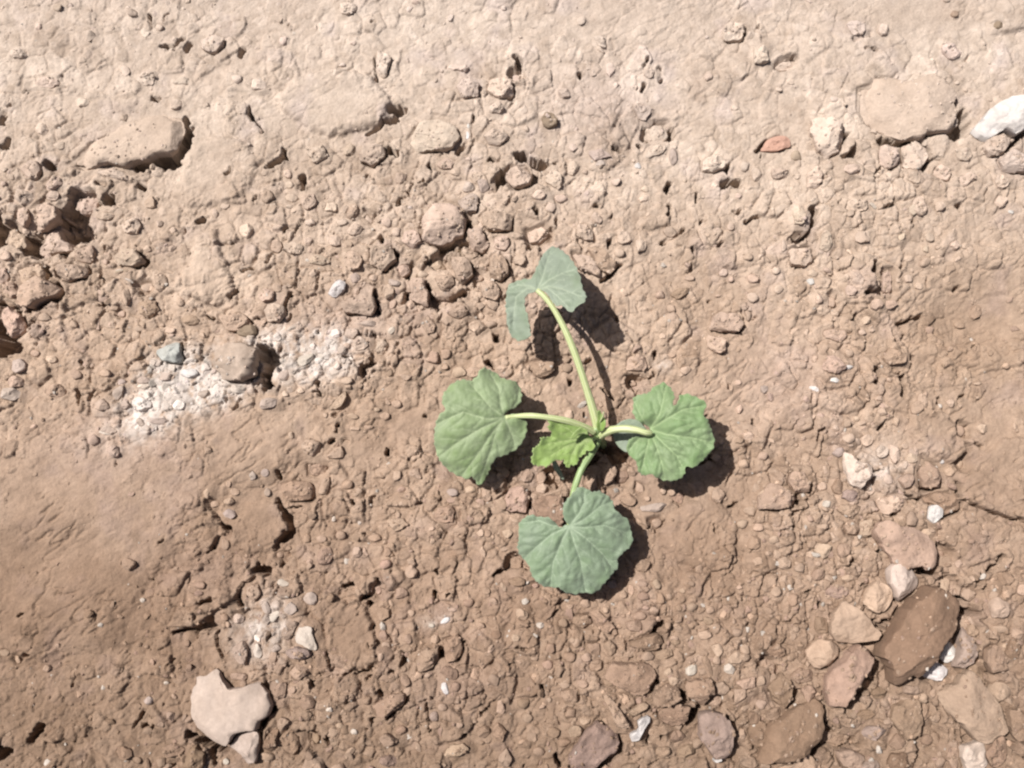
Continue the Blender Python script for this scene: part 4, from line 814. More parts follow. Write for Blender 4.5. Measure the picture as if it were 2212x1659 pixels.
for t, a in (('rose', (170, 1500, 70, 65)), ('cream', (440, 1440, 70, 36, 20)), ('white', (1138, 778, 42, 15, 25)), ('white', (1060, 690, 46, 9, -8)), ('cream', (1865, 190, 26, 46)), ('cream', (525, 1190, 40, 32)), ('cream', (1510, 340, 34, 32)), ('pale', (670, 1580, 60, 50)),
             ('rose', (1245, 1640, 60, 40)), ('pale', (920, 1570, 60, 40)), ('pale', (580, 250, 26)), ('pale', (600, 380, 40, 50)), ('pale', (80, 570, 60, 50)), ('tan', (50, 740, 60, 70)), ('tan', (120, 860, 80, 70)), ('tan', (400, 830 + 260, 70, 40)), ('tan', (900, 210, 100, 40)),
             ('tan', (1110, 920, 40, 80)), ('tan', (920, 610, 30)), ('pale', (470, 40, 60, 50)), ('pale', (230, 60, 90, 70)), ('tan', (700, 80, 110, 80)), ('brown', (1310, 100, 60, 50)), ('tan', (1400, 780, 60, 80)), ('tan', (1570, 960, 50, 40)), ('brown', (1660, 1110, 80, 50)), ('pale', (730, 370, 36, 30)),
             ('pale', (1260, 820, 60, 40)), ('pink', (130, 1640, 90, 50)), ('tan', (290, 1390, 50, 36)), ('cream', (2140, 350, 60, 70)), ('pale', (1480, 1200, 50, 30)), ('rose', (1440, 1600, 70, 40)), ('bright', (1640, 1560, 90, 50)), ('rose', (1050, 1590 + 50, 40, 30))):
    place('clod' if t in ('pink', 'pale', 'brown', 'tan') else ('chip' if t in ('bright', 'white', 'rose', 'bluewhite') else 'pebble'), t, E(0, 1, *a))
# centre left
place('stone', 'bright', T(1, 1, '740,760 790,800 780,860 700,950 640,900 670,820'), hmm=3.6, label='upright bright white stone standing in tan crumbs')
place('clod', 'pale', T(1, 1, '1430,250 1560,120 1740,130 1810,250 1800,400 1600,490 1440,430'), shape='dome', hmm=6.2, label='big round pale clod with a black shadow above the seedling')
place('clod', 'rose', T(1, 1, '1730,90 1860,10 1920,60 1900,180 1820,190'), hmm=4.6, label='pinkish white lump perched on the big round pale clod')
place('clod', 'pink', T(1, 1, '1830,340 1950,330 2020,480 1960,540 1860,500'), hmm=4.0, label='oblong pinkish clod across the gap from the big round pale clod')
place('clod', 'tan', T(1, 1, '900,900 960,770 1030,830 1010,900 1060,1020 1000,1080 760,1060 730,980'), hmm=3.8, label='tan clod with a peaked end below the upright white stone')
place('chip', 'rose', T(1, 1, '1120,760 1260,780 1250,820 1180,830'))
place('clod', 'tan', T(1, 1, '1000,500 1180,480 1220,600 1100,700 990,640'), hmm=3.8)
place('clod', 'tan', T(1, 1, '1220,640 1330,640 1340,700 1260,750'), hm=1.2)
place('clod', 'brown', T(1, 1, '2040,560 2160,580 2190,720 2100,800 2010,740'), hmm=3.2, label='brown clod just beside the topmost leaf')
place('chip', 'cream', T(1, 1, '1230,1580 1380,1590 1300,1650'))
place('clod', 'tan', T(1, 1, '1500,620 1600,560 1640,640 1550,680'), hm=1.2)
place('clod', 'tan', T(1, 1, '1700,560 1840,600 1880,740 1800,820 1720,740 1690,640'), hmm=3.0)
place('clod', 'tan', T(1, 1, '1330,760 1450,760 1500,900 1480,1000 1350,960'), hmm=3.0)
place('clod', 'tan', T(1, 1, '1570,900 1690,870 1700,950 1620,1010 1560,1000'))
place('clod', 'tan', T(1, 1, '1540,740 1700,730 1720,820 1600,870'))
place('clod', 'pale', T(1, 1, '900,240 960,190 1030,240 1000,280'))
place('clod', 'pink', T(1, 1, '1280,360 1380,340 1440,450 1360,510 1260,450'))
place('clod', 'pink', T(1, 1, '2050,420 2170,390 2200,460 2150,530 2060,500'))
place('clod', 'tan', T(1, 1, '1900,240 2000,180 2212,190 2212,340 2010,350'), hmm=3.0)
place('clod', 'tan', T(1, 1, '1930,800 2060,780 2130,870 2080,960 1960,920'))
place('clod', 'tan', T(1, 1, '1640,1060 1800,990 1850,1060 1760,1120'))
for t, a in (('cream', (700, 1230, 62, 46)), ('white', (1180, 1205, 30, 46, 25)), ('white', (320, 1188, 52, 18, -20)), ('cream', (310, 65, 66, 40, 15)), ('cream', (300, 140, 36, 20)), ('cream', (455, 430, 40, 44)), ('cream', (720, 1520, 34)), ('cream', (200, 1260, 36, 46, -30)),
             ('pale', (1080, 1330 + 20, 60, 90)), ('pale', (560, 600, 110, 40)), ('pale', (660, 150, 70, 50)), ('brown', (840, 180, 60, 70)), ('tan', (470, 100, 80, 80)), ('pale', (760, 280, 60, 36)), ('pale', (860, 340, 70, 60)), ('pale', (690, 430, 60, 50)),
             ('tan', (850, 600, 80, 90)), ('pale', (330, 500, 90, 50)), ('tan', (1150, 880, 60, 70)), ('pale', (1180, 970, 30, 50, 30)), ('pale', (1140, 290, 50, 50)), ('pale', (1220, 420 - 60, 50)), ('white', (1340, 150, 26, 18)), ('white', (1010, 330, 20, 14)),
             ('pale', (840, 1240, 60, 50)), ('pale', (900, 1320, 70, 60)), ('tan', (1500, 1160, 60, 90)), ('tan', (1530, 1440, 60, 60)), ('tan', (1640, 1400, 50, 50)), ('cream', (1500, 1450, 34, 34)), ('tan', (1920, 1180, 90, 60)), ('tan', (2030, 1020 + 120, 70, 40)),
             ('pale', (1880, 1560, 110, 50)), ('pale', (1750, 1560, 70, 50)), ('tan', (2040, 900 + 70, 60, 60)), ('white', (430, 1460, 90, 50, -20)), ('rose', (240, 1590, 60, 50)), ('cream', (550, 1460, 50, 30)), ('rose', (980, 1150, 90, 28)), ('tan', (1340, 660 + 30, 30)),
             ('grey', (870, 760, 50, 60)), ('cream', (1940, 300, 26, 40)), ('brown', (120, 60, 60)), ('pale', (180, 1050, 90, 90)), ('pale', (100, 900, 80, 60))):
    place('clod' if t in ('pink', 'pale', 'brown', 'tan', 'grey') else ('chip' if t in ('bright', 'white', 'rose') else 'pebble'), t, E(1, 1, *a))
# centre right
place('clod', 'brown', T(2, 1, '650,480 760,480 910,620 900,660 820,710 740,650'), shape='flat', hmm=2.8, label='flat brown slab just behind the topmost leaf')
place('clod', 'pink', T(2, 1, '530,540 680,560 780,700 760,740 680,700 570,670'), shape='flat', hmm=2.4, label='flat pinkish slab between the topmost leaf and the brown slab')
place('clod', 'pale', T(2, 1, '1680,1230 1850,1260 1860,1380 1770,1400 1690,1330'))
place('clod', 'pink', T(2, 1, '1760,1040 1950,1050 2000,1150 1950,1210 1700,1180'), shape='flat')
place('clod', 'pale', T(2, 1, '560,270 640,260 700,340 690,430 560,400'))
place('clod', 'pink', T(2, 1, '130,330 280,290 320,360 260,440 150,440'))
place('clod', 'tan', T(2, 1, '2020,1000 2090,1020 2080,1100 2040,1120'))
place('clod', 'brown', T(2, 1, '1360,880 1440,820 1540,820 1540,860 1440,930'), shape='dome', label='slim brown clod lying alone past the topmost leaf')
for t, a in (('cream', (1790, 885, 32, 18)), ('cream', (1150, 40, 60, 36, -35)), ('pale', (970, 400, 70, 60)), ('pale', (1120, 460, 60, 60)), ('pale', (730, 230, 60, 50)), ('cream', (1840, 690, 40, 40)), ('pale', (2090, 740, 50, 50)), ('cream', (1300, 1240, 36, 30)), ('pale', (2090, 910, 60, 50)),
             ('pale', (1540, 730, 50, 30)), ('pale', (1290, 880, 50, 40)), ('pale', (230, 40, 70, 50)), ('pale', (340, 140, 60, 50)), ('pale', (420, 60, 60, 40)), ('tan', (930, 520, 50, 50)), ('pale', (1080, 1490, 110, 80, -10)), ('tan', (1370, 330, 60, 50)), ('cream', (1960, 1640, 40, 26)),
             ('cream', (680, 1610, 26, 36)), ('tan', (480, 1520, 50, 50)), ('brown', (250, 1520, 130, 90)), ('tan', (70, 600, 60, 60)), ('pale', (1500, 1490 + 50, 60, 40))):
    place('clod' if t in ('pink', 'pale', 'brown', 'tan', 'grey') else ('chip' if t in ('bright', 'white', 'rose') else 'pebble'), t, E(2, 1, *a))
place('clod', 'pale', T(3, 1, '180,500 360,480 390,600 320,650 190,620'), hmm=2.6)
place('clod', 'pale', T(3, 1, '200,180 260,150 310,200 300,290 220,300'), hmm=2.6, label='smooth oval clod beside the black notch in the crust')
place('clod', 'pale', T(3, 1, '470,330 540,380 560,460 510,530 430,500'))
place('clod', 'pink', T(3, 1, '1010,680 1080,680 1080,860 1000,850'), shape='flat')
place('clod', 'tan', T(3, 1, '1060,1330 1190,1400 1190,1480 1060,1500 980,1430'))
place('clod', 'tan', T(3, 1, '480,950 560,880 600,950 570,1000'))
place('clod', 'pale', T(3, 1, '980,940 1110,930 1130,970 1050,1030'))
for t, a in (('bright', (700, 1515, 48, 24)), ('bright', (570, 1630, 50, 22, 8)), ('bright', (368, 772, 46, 30, 10)), ('bright', (2095, 180, 36, 20, 10)), ('cream', (1600, 470, 46, 40)), ('cream', (1692, 470, 30)), ('cream', (1365, 495, 38)), ('cream', (1215, 575, 46, 34)),
             ('cream', (1630, 585, 42, 26, -30)), ('pale', (95, 840, 46, 40)), ('cream', (1215, 745, 42, 44)), ('cream', (1320, 800, 46, 36)), ('cream', (1140, 400, 44, 26, -30)), ('white', (900, 120, 50, 18, 45)), ('cream', (430, 930, 34, 56, -20)), ('pale', (70, 680, 40)),
             ('pale', (390, 700, 60, 40)), ('cream', (850, 1110, 40)), ('cream', (900, 1180, 36)), ('cream', (820, 1210, 36, 30)), ('cream', (410, 1440, 30)), ('cream', (1050, 1620, 26)), ('cream', (560, 1380, 30)), ('pale', (710, 1390, 46)), ('pale', (580, 1230, 110, 60, 10)),
             ('pale', (930, 980, 60, 50)), ('pale', (700, 860, 60, 50)), ('pale', (800, 400, 60, 60)), ('pale', (1300, 130, 80, 90)), ('tan', (1700, 1130, 50, 36)), ('pale', (1250, 60 + 100, 50)), ('pale', (760, 130, 110, 60)), ('pale', (1390, 390, 50, 50)), ('pink', (560, 1500, 110, 80)),
             ('pale', (140, 460, 30, 60)), ('tan', (1830, 1030, 46, 70, 20)), ('pink', (1080, 940 + 30, 30)), ('tan', (1360, 610, 50, 50)), ('cream', (1850, 1645, 40, 18)), ('pale', (2000, 90, 60, 60))):
    place('clod' if t in ('pink', 'pale', 'brown', 'tan', 'grey') else ('chip' if t in ('bright', 'white', 'rose') else 'pebble'), t, E(3, 1, *a))
# round the seedling
place('clod', 'brown', T(2, 2, '150,1030 300,960 450,960 440,1090 420,1240 380,1220 200,1130'), shape='flat', hmm=3.0, label='smooth brown slab showing between the two leaves of the lower petiole')
place('chip', 'rose', T(2, 2, '1090,1060 1300,1020 1360,1040 1240,1110 1110,1100'), hmm=1.8, label='long pinkish white chip between two leaf shadows')
place('clod', 'pale', T(2, 2, '1200,1180 1290,1150 1310,1200 1240,1270'))
place('clod', 'tan', T(2, 2, '780,790 880,700 920,740 870,850 800,880'), hmm=2.6, label='tan clod in the hollow under the thick petiole')
place('clod', 'tan', T(2, 2, '870,600 920,580 960,660 930,700'))
place('clod', 'tan', T(2, 2, '620,860 720,760 730,900 680,930'))
place('clod', 'pink', T(2, 2, '-40,900 60,880 170,930 150,1010 120,1120 -60,1100'), hmm=2.6)
for t, a in (('cream', (250, 900, 62, 46, 25)), ('cream', (490, 270, 50, 46)), ('pale', (1110, 900, 36, 60, -20)), ('pale', (1790, 960, 60, 70)), ('pale', (1990, 1210, 60, 46)), ('cream', (2115, 1240, 50, 46)), ('cream', (2100, 1525, 50, 40)), ('cream', (2180, 960, 60, 60)), ('tan', (2070, 1370, 60, 70)),
             ('pale', (1310, 920, 36, 46)), ('pale', (250, 810, 50, 60)), ('pale', (330, 800, 46, 46)), ('tan', (1430, 970, 60, 60)), ('pale', (2060, 1100, 60, 50)), ('cream', (1980, 210, 30, 40)), ('cream', (2040, 450, 50, 44)), ('tan', (130, 800, 60, 60)), ('pale', (1390, 930, 40, 40)),
             ('tan', (1000, 1000, 70, 60)), ('tan', (1120, 1560, 70, 60)), ('pale', (1170, 990, 30, 30)), ('tan', (30, 1560, 60, 60)), ('brown', (40, 1700, 80, 50)), ('pale', (2000, 700, 46, 46)), ('pale', (2160, 620, 50, 40)), ('tan', (960, 800, 60, 60)), ('rose', (2190, 40, 40))):
    place('clod' if t in ('pink', 'pale', 'brown', 'tan', 'grey') else ('chip' if t in ('bright', 'white', 'rose') else 'pebble'), t, E(2, 2, *a))
place('clod', 'tan', T(1, 2, '1560,1080 1680,1050 1720,1100 1700,1200 1600,1200 1540,1150'), hmm=3.2, label='tan clod with a black edge between the wide leaf and the lowest leaf')
place('clod', 'tan', T(1, 2, '530,1450 640,1400 680,1480 620,1560 530,1570'))
place('clod', 'pale', T(1, 2, '1110,1180 1260,1150 1330,1230 1200,1280'))
place('clod', 'pale', T(1, 2, '660,180 780,50 790,130 700,230 610,230'), hmm=2.8, label='long pale clod leaning on the diagonal crack below the chalk')
place('clod', 'tan', T(1, 2, '440,700 560,670 610,720 560,790 440,790'))
place('clod', 'tan', T(1, 2, '210,860 340,830 500,870 520,950 450,1000 260,1010'), hm=.8)
place('clod', 'pale', T(1, 2, '580,640 680,570 750,530 770,640 660,650'))
place('clod', 'tan', T(1, 2, '540,850 640,790 640,850 600,960 530,960'))
place('clod', 'pale', T(1, 2, '1280,1590 1340,1560 1400,1610 1380,1680 1300,1680'))
for t, a in (('cream', (865, 1450, 46, 56)), ('cream', (935, 1450, 26, 50, -30)), ('white', (665, 1165, 24)), ('white', (890, 1200, 20)), ('cream', (1525, 1355, 30, 36)), ('cream', (308, 445, 22, 38)), ('rose', (82, 770, 36, 50)), ('pale', (1215, 170, 50, 50)), ('cream', (1140, 160, 26)),
             ('rose', (120, 170, 90, 50, -15)), ('cream', (260, 90, 36, 30)), ('cream', (395, 60, 40, 30)), ('pale', (600, 265, 30, 30)), ('pale', (840, 280, 60, 26, 10)), ('pale', (1110, 280, 50, 46)), ('pale', (480, 540, 100, 90)), ('pale', (1210, 790, 46, 50)), ('rose', (1700, 930, 60, 40)), ('cream', (1850, 910, 50, 36)),
             ('pale', (1990, 950, 50, 70)), ('cream', (1940, 1290, 34)), ('cream', (2170, 1290, 56, 40, 30)), ('cream', (1960, 1450, 30, 50, -20)), ('pale', (560, 1340, 60, 36)), ('pale', (460, 1540, 40, 30)), ('pale', (195, 1480, 34)), ('tan', (790, 870, 60, 50)), ('pale', (1390, 770, 60, 50)), ('tan', (1130, 1450, 36, 50)),
             ('cream', (1110, 1370, 26, 20)), ('tan', (2000, 1290, 40)), ('cream', (1520, 1250, 34, 26)), ('grey', (90, 940, 40, 50)), ('tan', (430, 1340, 40, 40)), ('pale', (970, 370, 60, 20)), ('tan', (1030, 1330, 70, 40)), ('cream', (850, 385, 46, 22)), ('tan', (730, 1310, 60, 50))):
    place('clod' if t in ('pink', 'pale', 'brown', 'tan', 'grey') else ('chip' if t in ('bright', 'white', 'rose') else 'pebble'), t, E(1, 2, *a))
for t, a in (('white', (905, 425, 80, 15, 17)), ('pale', (940, 400, 90, 36, 15)), ('cream', (1795, 945, 32, 54)), ('cream', (1845, 1040, 50, 30)), ('cream', (1960, 1010, 56, 46)), ('rose', (1975, 1120, 66, 50)), ('cream', (2020, 930, 46, 40)), ('rose', (2185, 790, 40, 46)), ('cream', (1975, 870, 26, 36)), ('pale', (1000, 580, 60, 60)),
             ('rose', (80, 90, 90, 60)), ('rose', (1100, 190, 50, 46)), ('rose', (1030, 90, 46, 80, 30)), ('pale', (1230, 180, 110, 70)), ('cream', (1240, 20, 60, 30)), ('cream', (285, 365, 40, 18, -20)), ('rose', (1230, 335, 46, 40, 30)), ('pale', (1940, 1390, 46, 60)), ('tan', (1130, 1560, 70, 60)), ('pale', (900, 190, 60)), ('tan', (470, 60, 110, 60)),
             ('rose', (1760, 90, 60, 40, -20)), ('rose', (1400, 330, 110, 30)), ('cream', (1560, 190, 60, 50))):
    place('clod' if t in ('pink', 'pale', 'brown', 'tan', 'grey') else ('chip' if t in ('bright', 'white', 'rose', 'bluewhite') else 'pebble'), t, E(0, 2, *a))
# bottom left: the cracked slab in two pieces
place('stone', 'rose', [(412, 1490), (425, 1459), (455, 1456), (470, 1444), (481, 1466), (499, 1484), (530, 1482), (560, 1470), (578, 1490), (590, 1520), (587, 1545), (567, 1560), (561, 1576), (534, 1574), (510, 1586), (497, 1604), (472, 1598), (430, 1571), (416, 1530)], shape='flat', hmm=4.2, label='large flat pinkish slab with notched rim, the main piece of a cracked one')
place('stone', 'rose', [(500, 1606), (513, 1588), (534, 1577), (562, 1578), (563, 1600), (556, 1642), (540, 1648), (524, 1626)], shape='flat', hmm=4.0, label='small pinkish piece broken off the foot of the large flat pinkish slab')
place('clod', 'brown', T(0, 3, '1600,1659 1620,1520 1700,1450 1780,1520 1770,1659 1700,1720'), hmm=2.8, label='tan knob wedged below the cracked pinkish white slab')
for t, a in (('white', (1230, 212, 24)), ('white', (1622, 520, 34, 24)), ('cream', (1830, 410, 32, 26)), ('rose', (1285, 1080, 46, 40, -40)), ('cream', (55, 660, 46, 40)), ('cream', (152, 720, 28, 46, -20)), ('cream', (405, 802, 46, 38, -40)), ('cream', (1500, 1040, 36, 24, 20)), ('cream', (1490, 870, 36, 20, 25)), ('white', (1420, 930, 26, 18)),
             ('cream', (1030, 350, 34, 20, 25)), ('pale', (1970, 420, 30)), ('cream', (2060, 370, 60, 50, -30)), ('tan', (2080, 660, 90, 110)), ('pale', (1630, 1240, 46, 46)), ('white', (1955, 1610, 30, 30)), ('pale', (2110, 930, 36)), ('pale', (2190, 150, 70, 90)), ('tan', (1190, 1590, 60, 40)), ('pale', (1400, 1610, 50, 46)),
             ('pale', (1250, 620, 24)), ('cream', (1320, 740, 22, 34)), ('cream', (505, 600, 22)), ('tan', (1600, 590, 26, 50)), ('cream', (1065, 590, 20)), ('tan', (1740, 80, 60, 40)), ('pink', (2050, 870, 100, 40)), ('tan', (1500, 1500, 110, 60)), ('tan', (1080, 1520, 80, 60))):
    place('clod' if t in ('pink', 'pale', 'brown', 'tan', 'grey') else ('chip' if t in ('bright', 'white', 'rose', 'bluewhite') else 'pebble'), t, E(0, 3, *a))
place('stone', 'white', T(1, 3, '370,440 430,430 490,440 540,650 460,620 340,560'), shape='flat', hmm=2.6, label='smooth cream-white wedge of stone above the grey oblong clod')
place('clod', 'grey', T(1, 3, '260,640 360,600 490,630 505,680 420,725 300,700'), hmm=3.4, shape='dome', label='grey oblong clod lying against the cream-white wedge')
place('clod', 'tan', T(1, 3, '1380,700 1450,620 1580,600 1585,730 1500,800 1400,820'), hmm=3.0)
place('clod', 'tan', T(1, 3, '1620,550 1760,500 1790,640 1740,730 1640,740'))
place('clod', 'tan', T(1, 3, '1000,1120 1180,1010 1310,1000 1300,1070 1140,1220 1050,1200'), hmm=3.0, label='slanting oblong tan clod below the smooth oval mound')
place('clod', 'pale', T(1, 3, '1060,1400 1130,1350 1250,1420 1120,1490'))
place('clod', 'cream', T(1, 3, '1640,1480 1800,1440 1850,1510 1720,1570 1620,1550'), hm=1.1, label='cream clod like a bun near the bottom edge')
place('clod', 'tan', T(1, 3, '180,930 270,900 260,1050 180,1060'))
place('clod', 'brown', T(1, 3, '60,1480 140,1310 200,1320 190,1500 100,1520'))
place('clod', 'pale', T(1, 3, '430,1580 560,1540 620,1640 600,1700 400,1700'))
place('clod', 'pale', T(1, 3, '640,1640 760,1600 800,1700 640,1700'))
place('clod', 'brown', T(1, 3, '230,480 280,400 370,380 350,460 280,560 220,530'))
for t, a in (('bright', (1640, 380, 62, 26, -22)), ('white', (1515, 425, 30, 26)), ('bright', (1632, 965, 34, 66, -15)), ('white', (648, 1140, 40, 24)), ('white', (850, 1340, 34, 30)), ('cream', (1400, 1495, 28, 52, -15)), ('white', (232, 62, 62, 36, 10)), ('white', (160, 350, 90, 36, -45)), ('rose', (95, 370, 46, 46)), ('rose', (310, 280, 66, 60)),
             ('rose', (95, 270, 40, 60, -20)), ('cream', (2050, 215, 40, 36)), ('cream', (2135, 90, 26, 56, -30)), ('cream', (1160, 240, 20, 34, -20)), ('cream', (1042, 130, 30, 46)), ('pale', (1100, 520, 42, 50)), ('pale', (1120, 620, 50, 60, -10)), ('cream', (1080, 700, 30, 46)), ('white', (10, 650, 46, 70)), ('cream', (2112, 1130, 42, 70)),
             ('pale', (2050, 890, 60, 60)), ('pale', (1940, 430, 36)), ('cream', (2030, 635, 50, 18, -40)), ('rose', (180, 620, 50, 40)), ('rose', (470, 200, 80, 70)), ('cream', (1485, 860, 34, 26)), ('tan', (1680, 830, 80, 60)), ('tan', (1100, 330, 90, 60)), ('pale', (380, 820, 90, 70)), ('pale', (320, 980, 40, 40)), ('tan', (450, 1080, 70, 60)),
             ('pale', (240, 1270, 60, 60)), ('tan', (290, 1450, 90, 110, -20)), ('pale', (100, 1560, 90, 46)), ('lilac', (1150, 1600, 90, 60)), ('tan', (1960, 1350, 70, 60)), ('tan', (2100, 1360, 70, 90)), ('pale', (2150, 1580, 60, 80)), ('cream', (820, 1510, 56, 30, -30)), ('tan', (500, 1430, 40, 50)), ('cream', (1340, 320, 40, 30)), ('pale', (1250, 150, 60, 60)),
             ('cream', (1700, 290, 50, 26)), ('tan', (1250, 1340, 60, 50)), ('pale', (1760, 1280, 34, 26)), ('grey', (1540, 1210, 46, 60)), ('tan', (160, 700, 40, 70)), ('tan', (1840, 230, 50, 50)), ('cream', (1545, 545, 46, 40, -30)), ('tan', (1730, 950, 50)), ('pale', (1320, 540, 40, 50))):
    place('clod' if t in ('pink', 'pale', 'brown', 'tan', 'grey', 'lilac') else ('chip' if t in ('bright', 'white', 'rose', 'bluewhite') else 'pebble'), t, E(1, 3, *a))
place('stone', 'bright', T(2, 3, '1000,1340 1090,1310 1085,1260 1060,1240 1120,1200 1180,1190 1197,1225 1150,1290 1110,1350 1080,1410 1020,1400'), shape='flat', hmm=4.0, label='white hooked flake like a piece of shell near the bottom edge')
place('clod', 'lilac', T(2, 3, '480,1560 620,1350 740,1230 880,1310 930,1420 880,1510 760,1590 700,1680 560,1700'), shape='flat', hmm=4.2, label='lilac grey slab below the lowest leaf at the bottom edge')
place('clod', 'pale', T(2, 3, '760,1010 820,1000 990,1230 1010,1290 900,1290 830,1140'), shape='flat', hmm=3.2, label='thin pale splinter of soil pointing at the lilac grey slab')
place('clod', 'tan', T(2, 3, '1200,1000 1320,900 1420,940 1440,1050 1280,1110 1200,1080'), hmm=4.2, label='rounded tan clod with black gaps on both sides')
place('clod', 'tan', T(2, 3, '1480,900 1690,860 1730,980 1640,1110 1500,1050'), hmm=4.2, label='many-sided tan clod with a straw lying on it')
place('clod', 'tan', T(2, 3, '1250,1160 1400,1090 1530,1100 1500,1230 1420,1300 1280,1260'), hmm=4.2)
place('clod', 'pale', T(2, 3, '970,1160 1140,1060 1170,1100 1020,1220'), hmm=3.2)
place('clod', 'grey', T(2, 3, '1600,1180 1680,1150 1830,1180 1890,1300 1870,1560 1740,1590 1680,1480 1590,1380'), shape='flat', hmm=4.4, label='upright pale greyish slab with a white crystal at its foot')
place('chip', 'bright', T(2, 3, '1715,1560 1800,1558 1805,1580 1730,1592'), hmm=5.2, shape='flat', label='thin white crystal sliver at the foot of the greyish slab')
place('clod', 'tan', T(2, 3, '650,300 740,290 890,440 830,500 720,430'), hmm=2.8)
place('clod', 'brown', T(2, 3, '1000,560 1240,480 1320,560 1200,640 1010,600'), hmm=3.0, label='flat reddish brown clod below the lowest leaf')
place('clod', 'tan', T(2, 3, '860,740 1180,740 1230,850 1180,980 1060,1010 960,960 780,870'), hmm=4.0, label='broad tan clod with a curved black gap on its far side')
place('stone', 'cream', T(2, 3, '1680,590 1780,560 1810,640 1750,690'))
place('stone', 'cream', T(2, 3, '1580,480 1700,450 1710,520 1610,550'))
place('stone', 'cream', T(2, 3, '1890,960 2000,960 2010,1040 1910,1130'), hm=1.1)
place('stone', 'cream', T(2, 3, '1900,900 2070,850 2090,960 1980,970'))
place('clod', 'tan', T(2, 3, '1640,630 1690,720 1740,860 1690,830 1620,720'))
place('clod', 'tan', T(2, 3, '400,990 560,960 560,1080 450,1080'), hm=1.2)
place('clod', 'tan', T(2, 3, '520,340 680,340 700,430 600,460 520,410'), hm=1.1)
place('clod', 'tan', T(2, 3, '1240,640 1370,610 1390,680 1300,730 1230,700'), hm=1.1)
place('clod', 'tan', T(2, 3, '640,580 760,580 760,680 680,690'))
for t, a in (('cream', (640, 235, 60, 52)), ('cream', (82, 325, 60, 56)), ('cream', (1022, 115, 36, 50)), ('cream', (952, 155, 36)), ('grey', (865, 60, 60, 50)), ('white', (240, 420, 46, 26, 10)), ('pale', (515, 548, 34, 30)), ('white', (1540, 800, 72, 46, -30)), ('white', (1860, 790, 50, 50)), ('cream', (1910, 700, 74, 60)), ('pale', (1930, 480, 56, 40)),
             ('pale', (1800, 960, 60, 66)), ('cream', (1975, 1365, 42, 60)), ('pale', (1990, 620, 50, 60)), ('cream', (1340, 820, 50, 46)), ('cream', (1380, 890, 56, 40)), ('cream', (260, 1130, 24, 42, 40)), ('cream', (320, 1068, 26)), ('cream', (630, 1250, 60, 46)), ('pale', (1160, 680, 70, 40)), ('pale', (1750, 1080, 80, 50, -30)), ('tan', (840, 620, 60, 70)),
             ('tan', (1420, 1340 + 30, 80, 60)), ('pale', (1600, 1440, 50, 60)), ('pale', (1940, 1530, 50, 50)), ('pale', (2050, 1600, 90, 60)), ('brown', (2130, 1350, 90, 130)), ('brown', (2080, 1220, 60, 60)), ('tan', (1050, 420, 90, 50)), ('tan', (1100, 340, 60, 50)), ('tan', (440, 400, 50, 60)), ('pale', (500, 260, 46, 30)), ('tan', (760, 190, 60, 40)),
             ('tan', (1130, 170, 60, 40)), ('tan', (1270, 190, 40, 60)), ('cream', (1460, 120, 30, 26)), ('cream', (2030, 45, 22, 26)), ('pale', (1700, 130 + 160, 40)), ('pale', (1540, 260, 60, 50)), ('pale', (540, 1330, 70, 60)), ('tan', (450, 1440, 70, 50)), ('tan', (500, 1180, 60, 50)), ('cream', (190, 1410, 30)), ('pale', (240, 1520, 60, 46)), ('cream', (60, 740, 36, 18, 30)),
             ('tan', (1680, 380, 50, 40)), ('tan', (330, 620, 50, 60)), ('tan', (1400, 560, 50, 40)), ('pale', (1390, 530, 40, 26)), ('pale', (1750, 720, 46, 50)), ('pale', (2130, 900, 40, 60)), ('pale', (2150, 1100, 60, 50)), ('pale', (1060, 790, 60, 40)), ('tan', (830, 900, 60, 50)), ('tan', (720, 770, 70, 50, -40)), ('pale', (310, 760, 60, 40)), ('pale', (640, 700, 50)), ('tan', (880, 1380 + 180, 60, 50)),
             ('tan', (1020, 1540 + 100, 80, 60)), ('tan', (1500, 1500, 90, 60, -20)), ('tan', (1300, 1500, 80, 50)), ('tan', (100, 1100, 60, 50)), ('pale', (130, 1230, 60, 50)), ('tan', (350, 1350, 60, 60)), ('pale', (950, 860, 50)), ('tan', (500, 700, 60, 50)), ('pale', (1110, 60, 60, 40)), ('pale', (1240, 60, 40, 50))):
    place('clod' if t in ('pink', 'pale', 'brown', 'tan', 'grey', 'lilac') else ('chip' if t in ('bright', 'white', 'rose', 'bluewhite') else 'pebble'), t, E(2, 3, *a))
# the straw on the many-sided clod
STRAW = T(2, 3, '1560,960 1620,992 1720,996')
# more clods of middling size where the crumbs lie thick, kept apart from those traced above
rr = np.random.default_rng(77)
tries = 0; auto = 0
while auto < 90 and tries < 9000:
    tries += 1
    u, v = rr.uniform(-120, 2330), rr.uniform(-90, 1750)
    r0 = 8.0 + 9.0 * rr.random() ** 2.2
    if rr.random() > float(crumb_density(np.array([u]), np.array([v]))[0]) ** 2: continue
    if any((u - a) ** 2 + (v - b) ** 2 < (r0 + c * 0.95) ** 2 for a, b, c in things_uv): continue
    tone = rr.choice(['tan', 'tan', 'pale', 'pale', 'brown', 'pink', 'cream'])
    kk = 6; ph = rr.uniform(0, 6.3); el = rr.uniform(0.65, 1.0)
    poly = [(u + r0 * rr.uniform(.82, 1.15) * math.cos(ph + 2 * math.pi * k / kk), v + el * r0 * rr.uniform(.82, 1.15) * math.sin(ph + 2 * math.pi * k / kk)) for k in range(kk)]
    place('clod' if tone != 'cream' else 'pebble', str(tone), poly, hm=rr.uniform(0.9, 1.3)); auto += 1


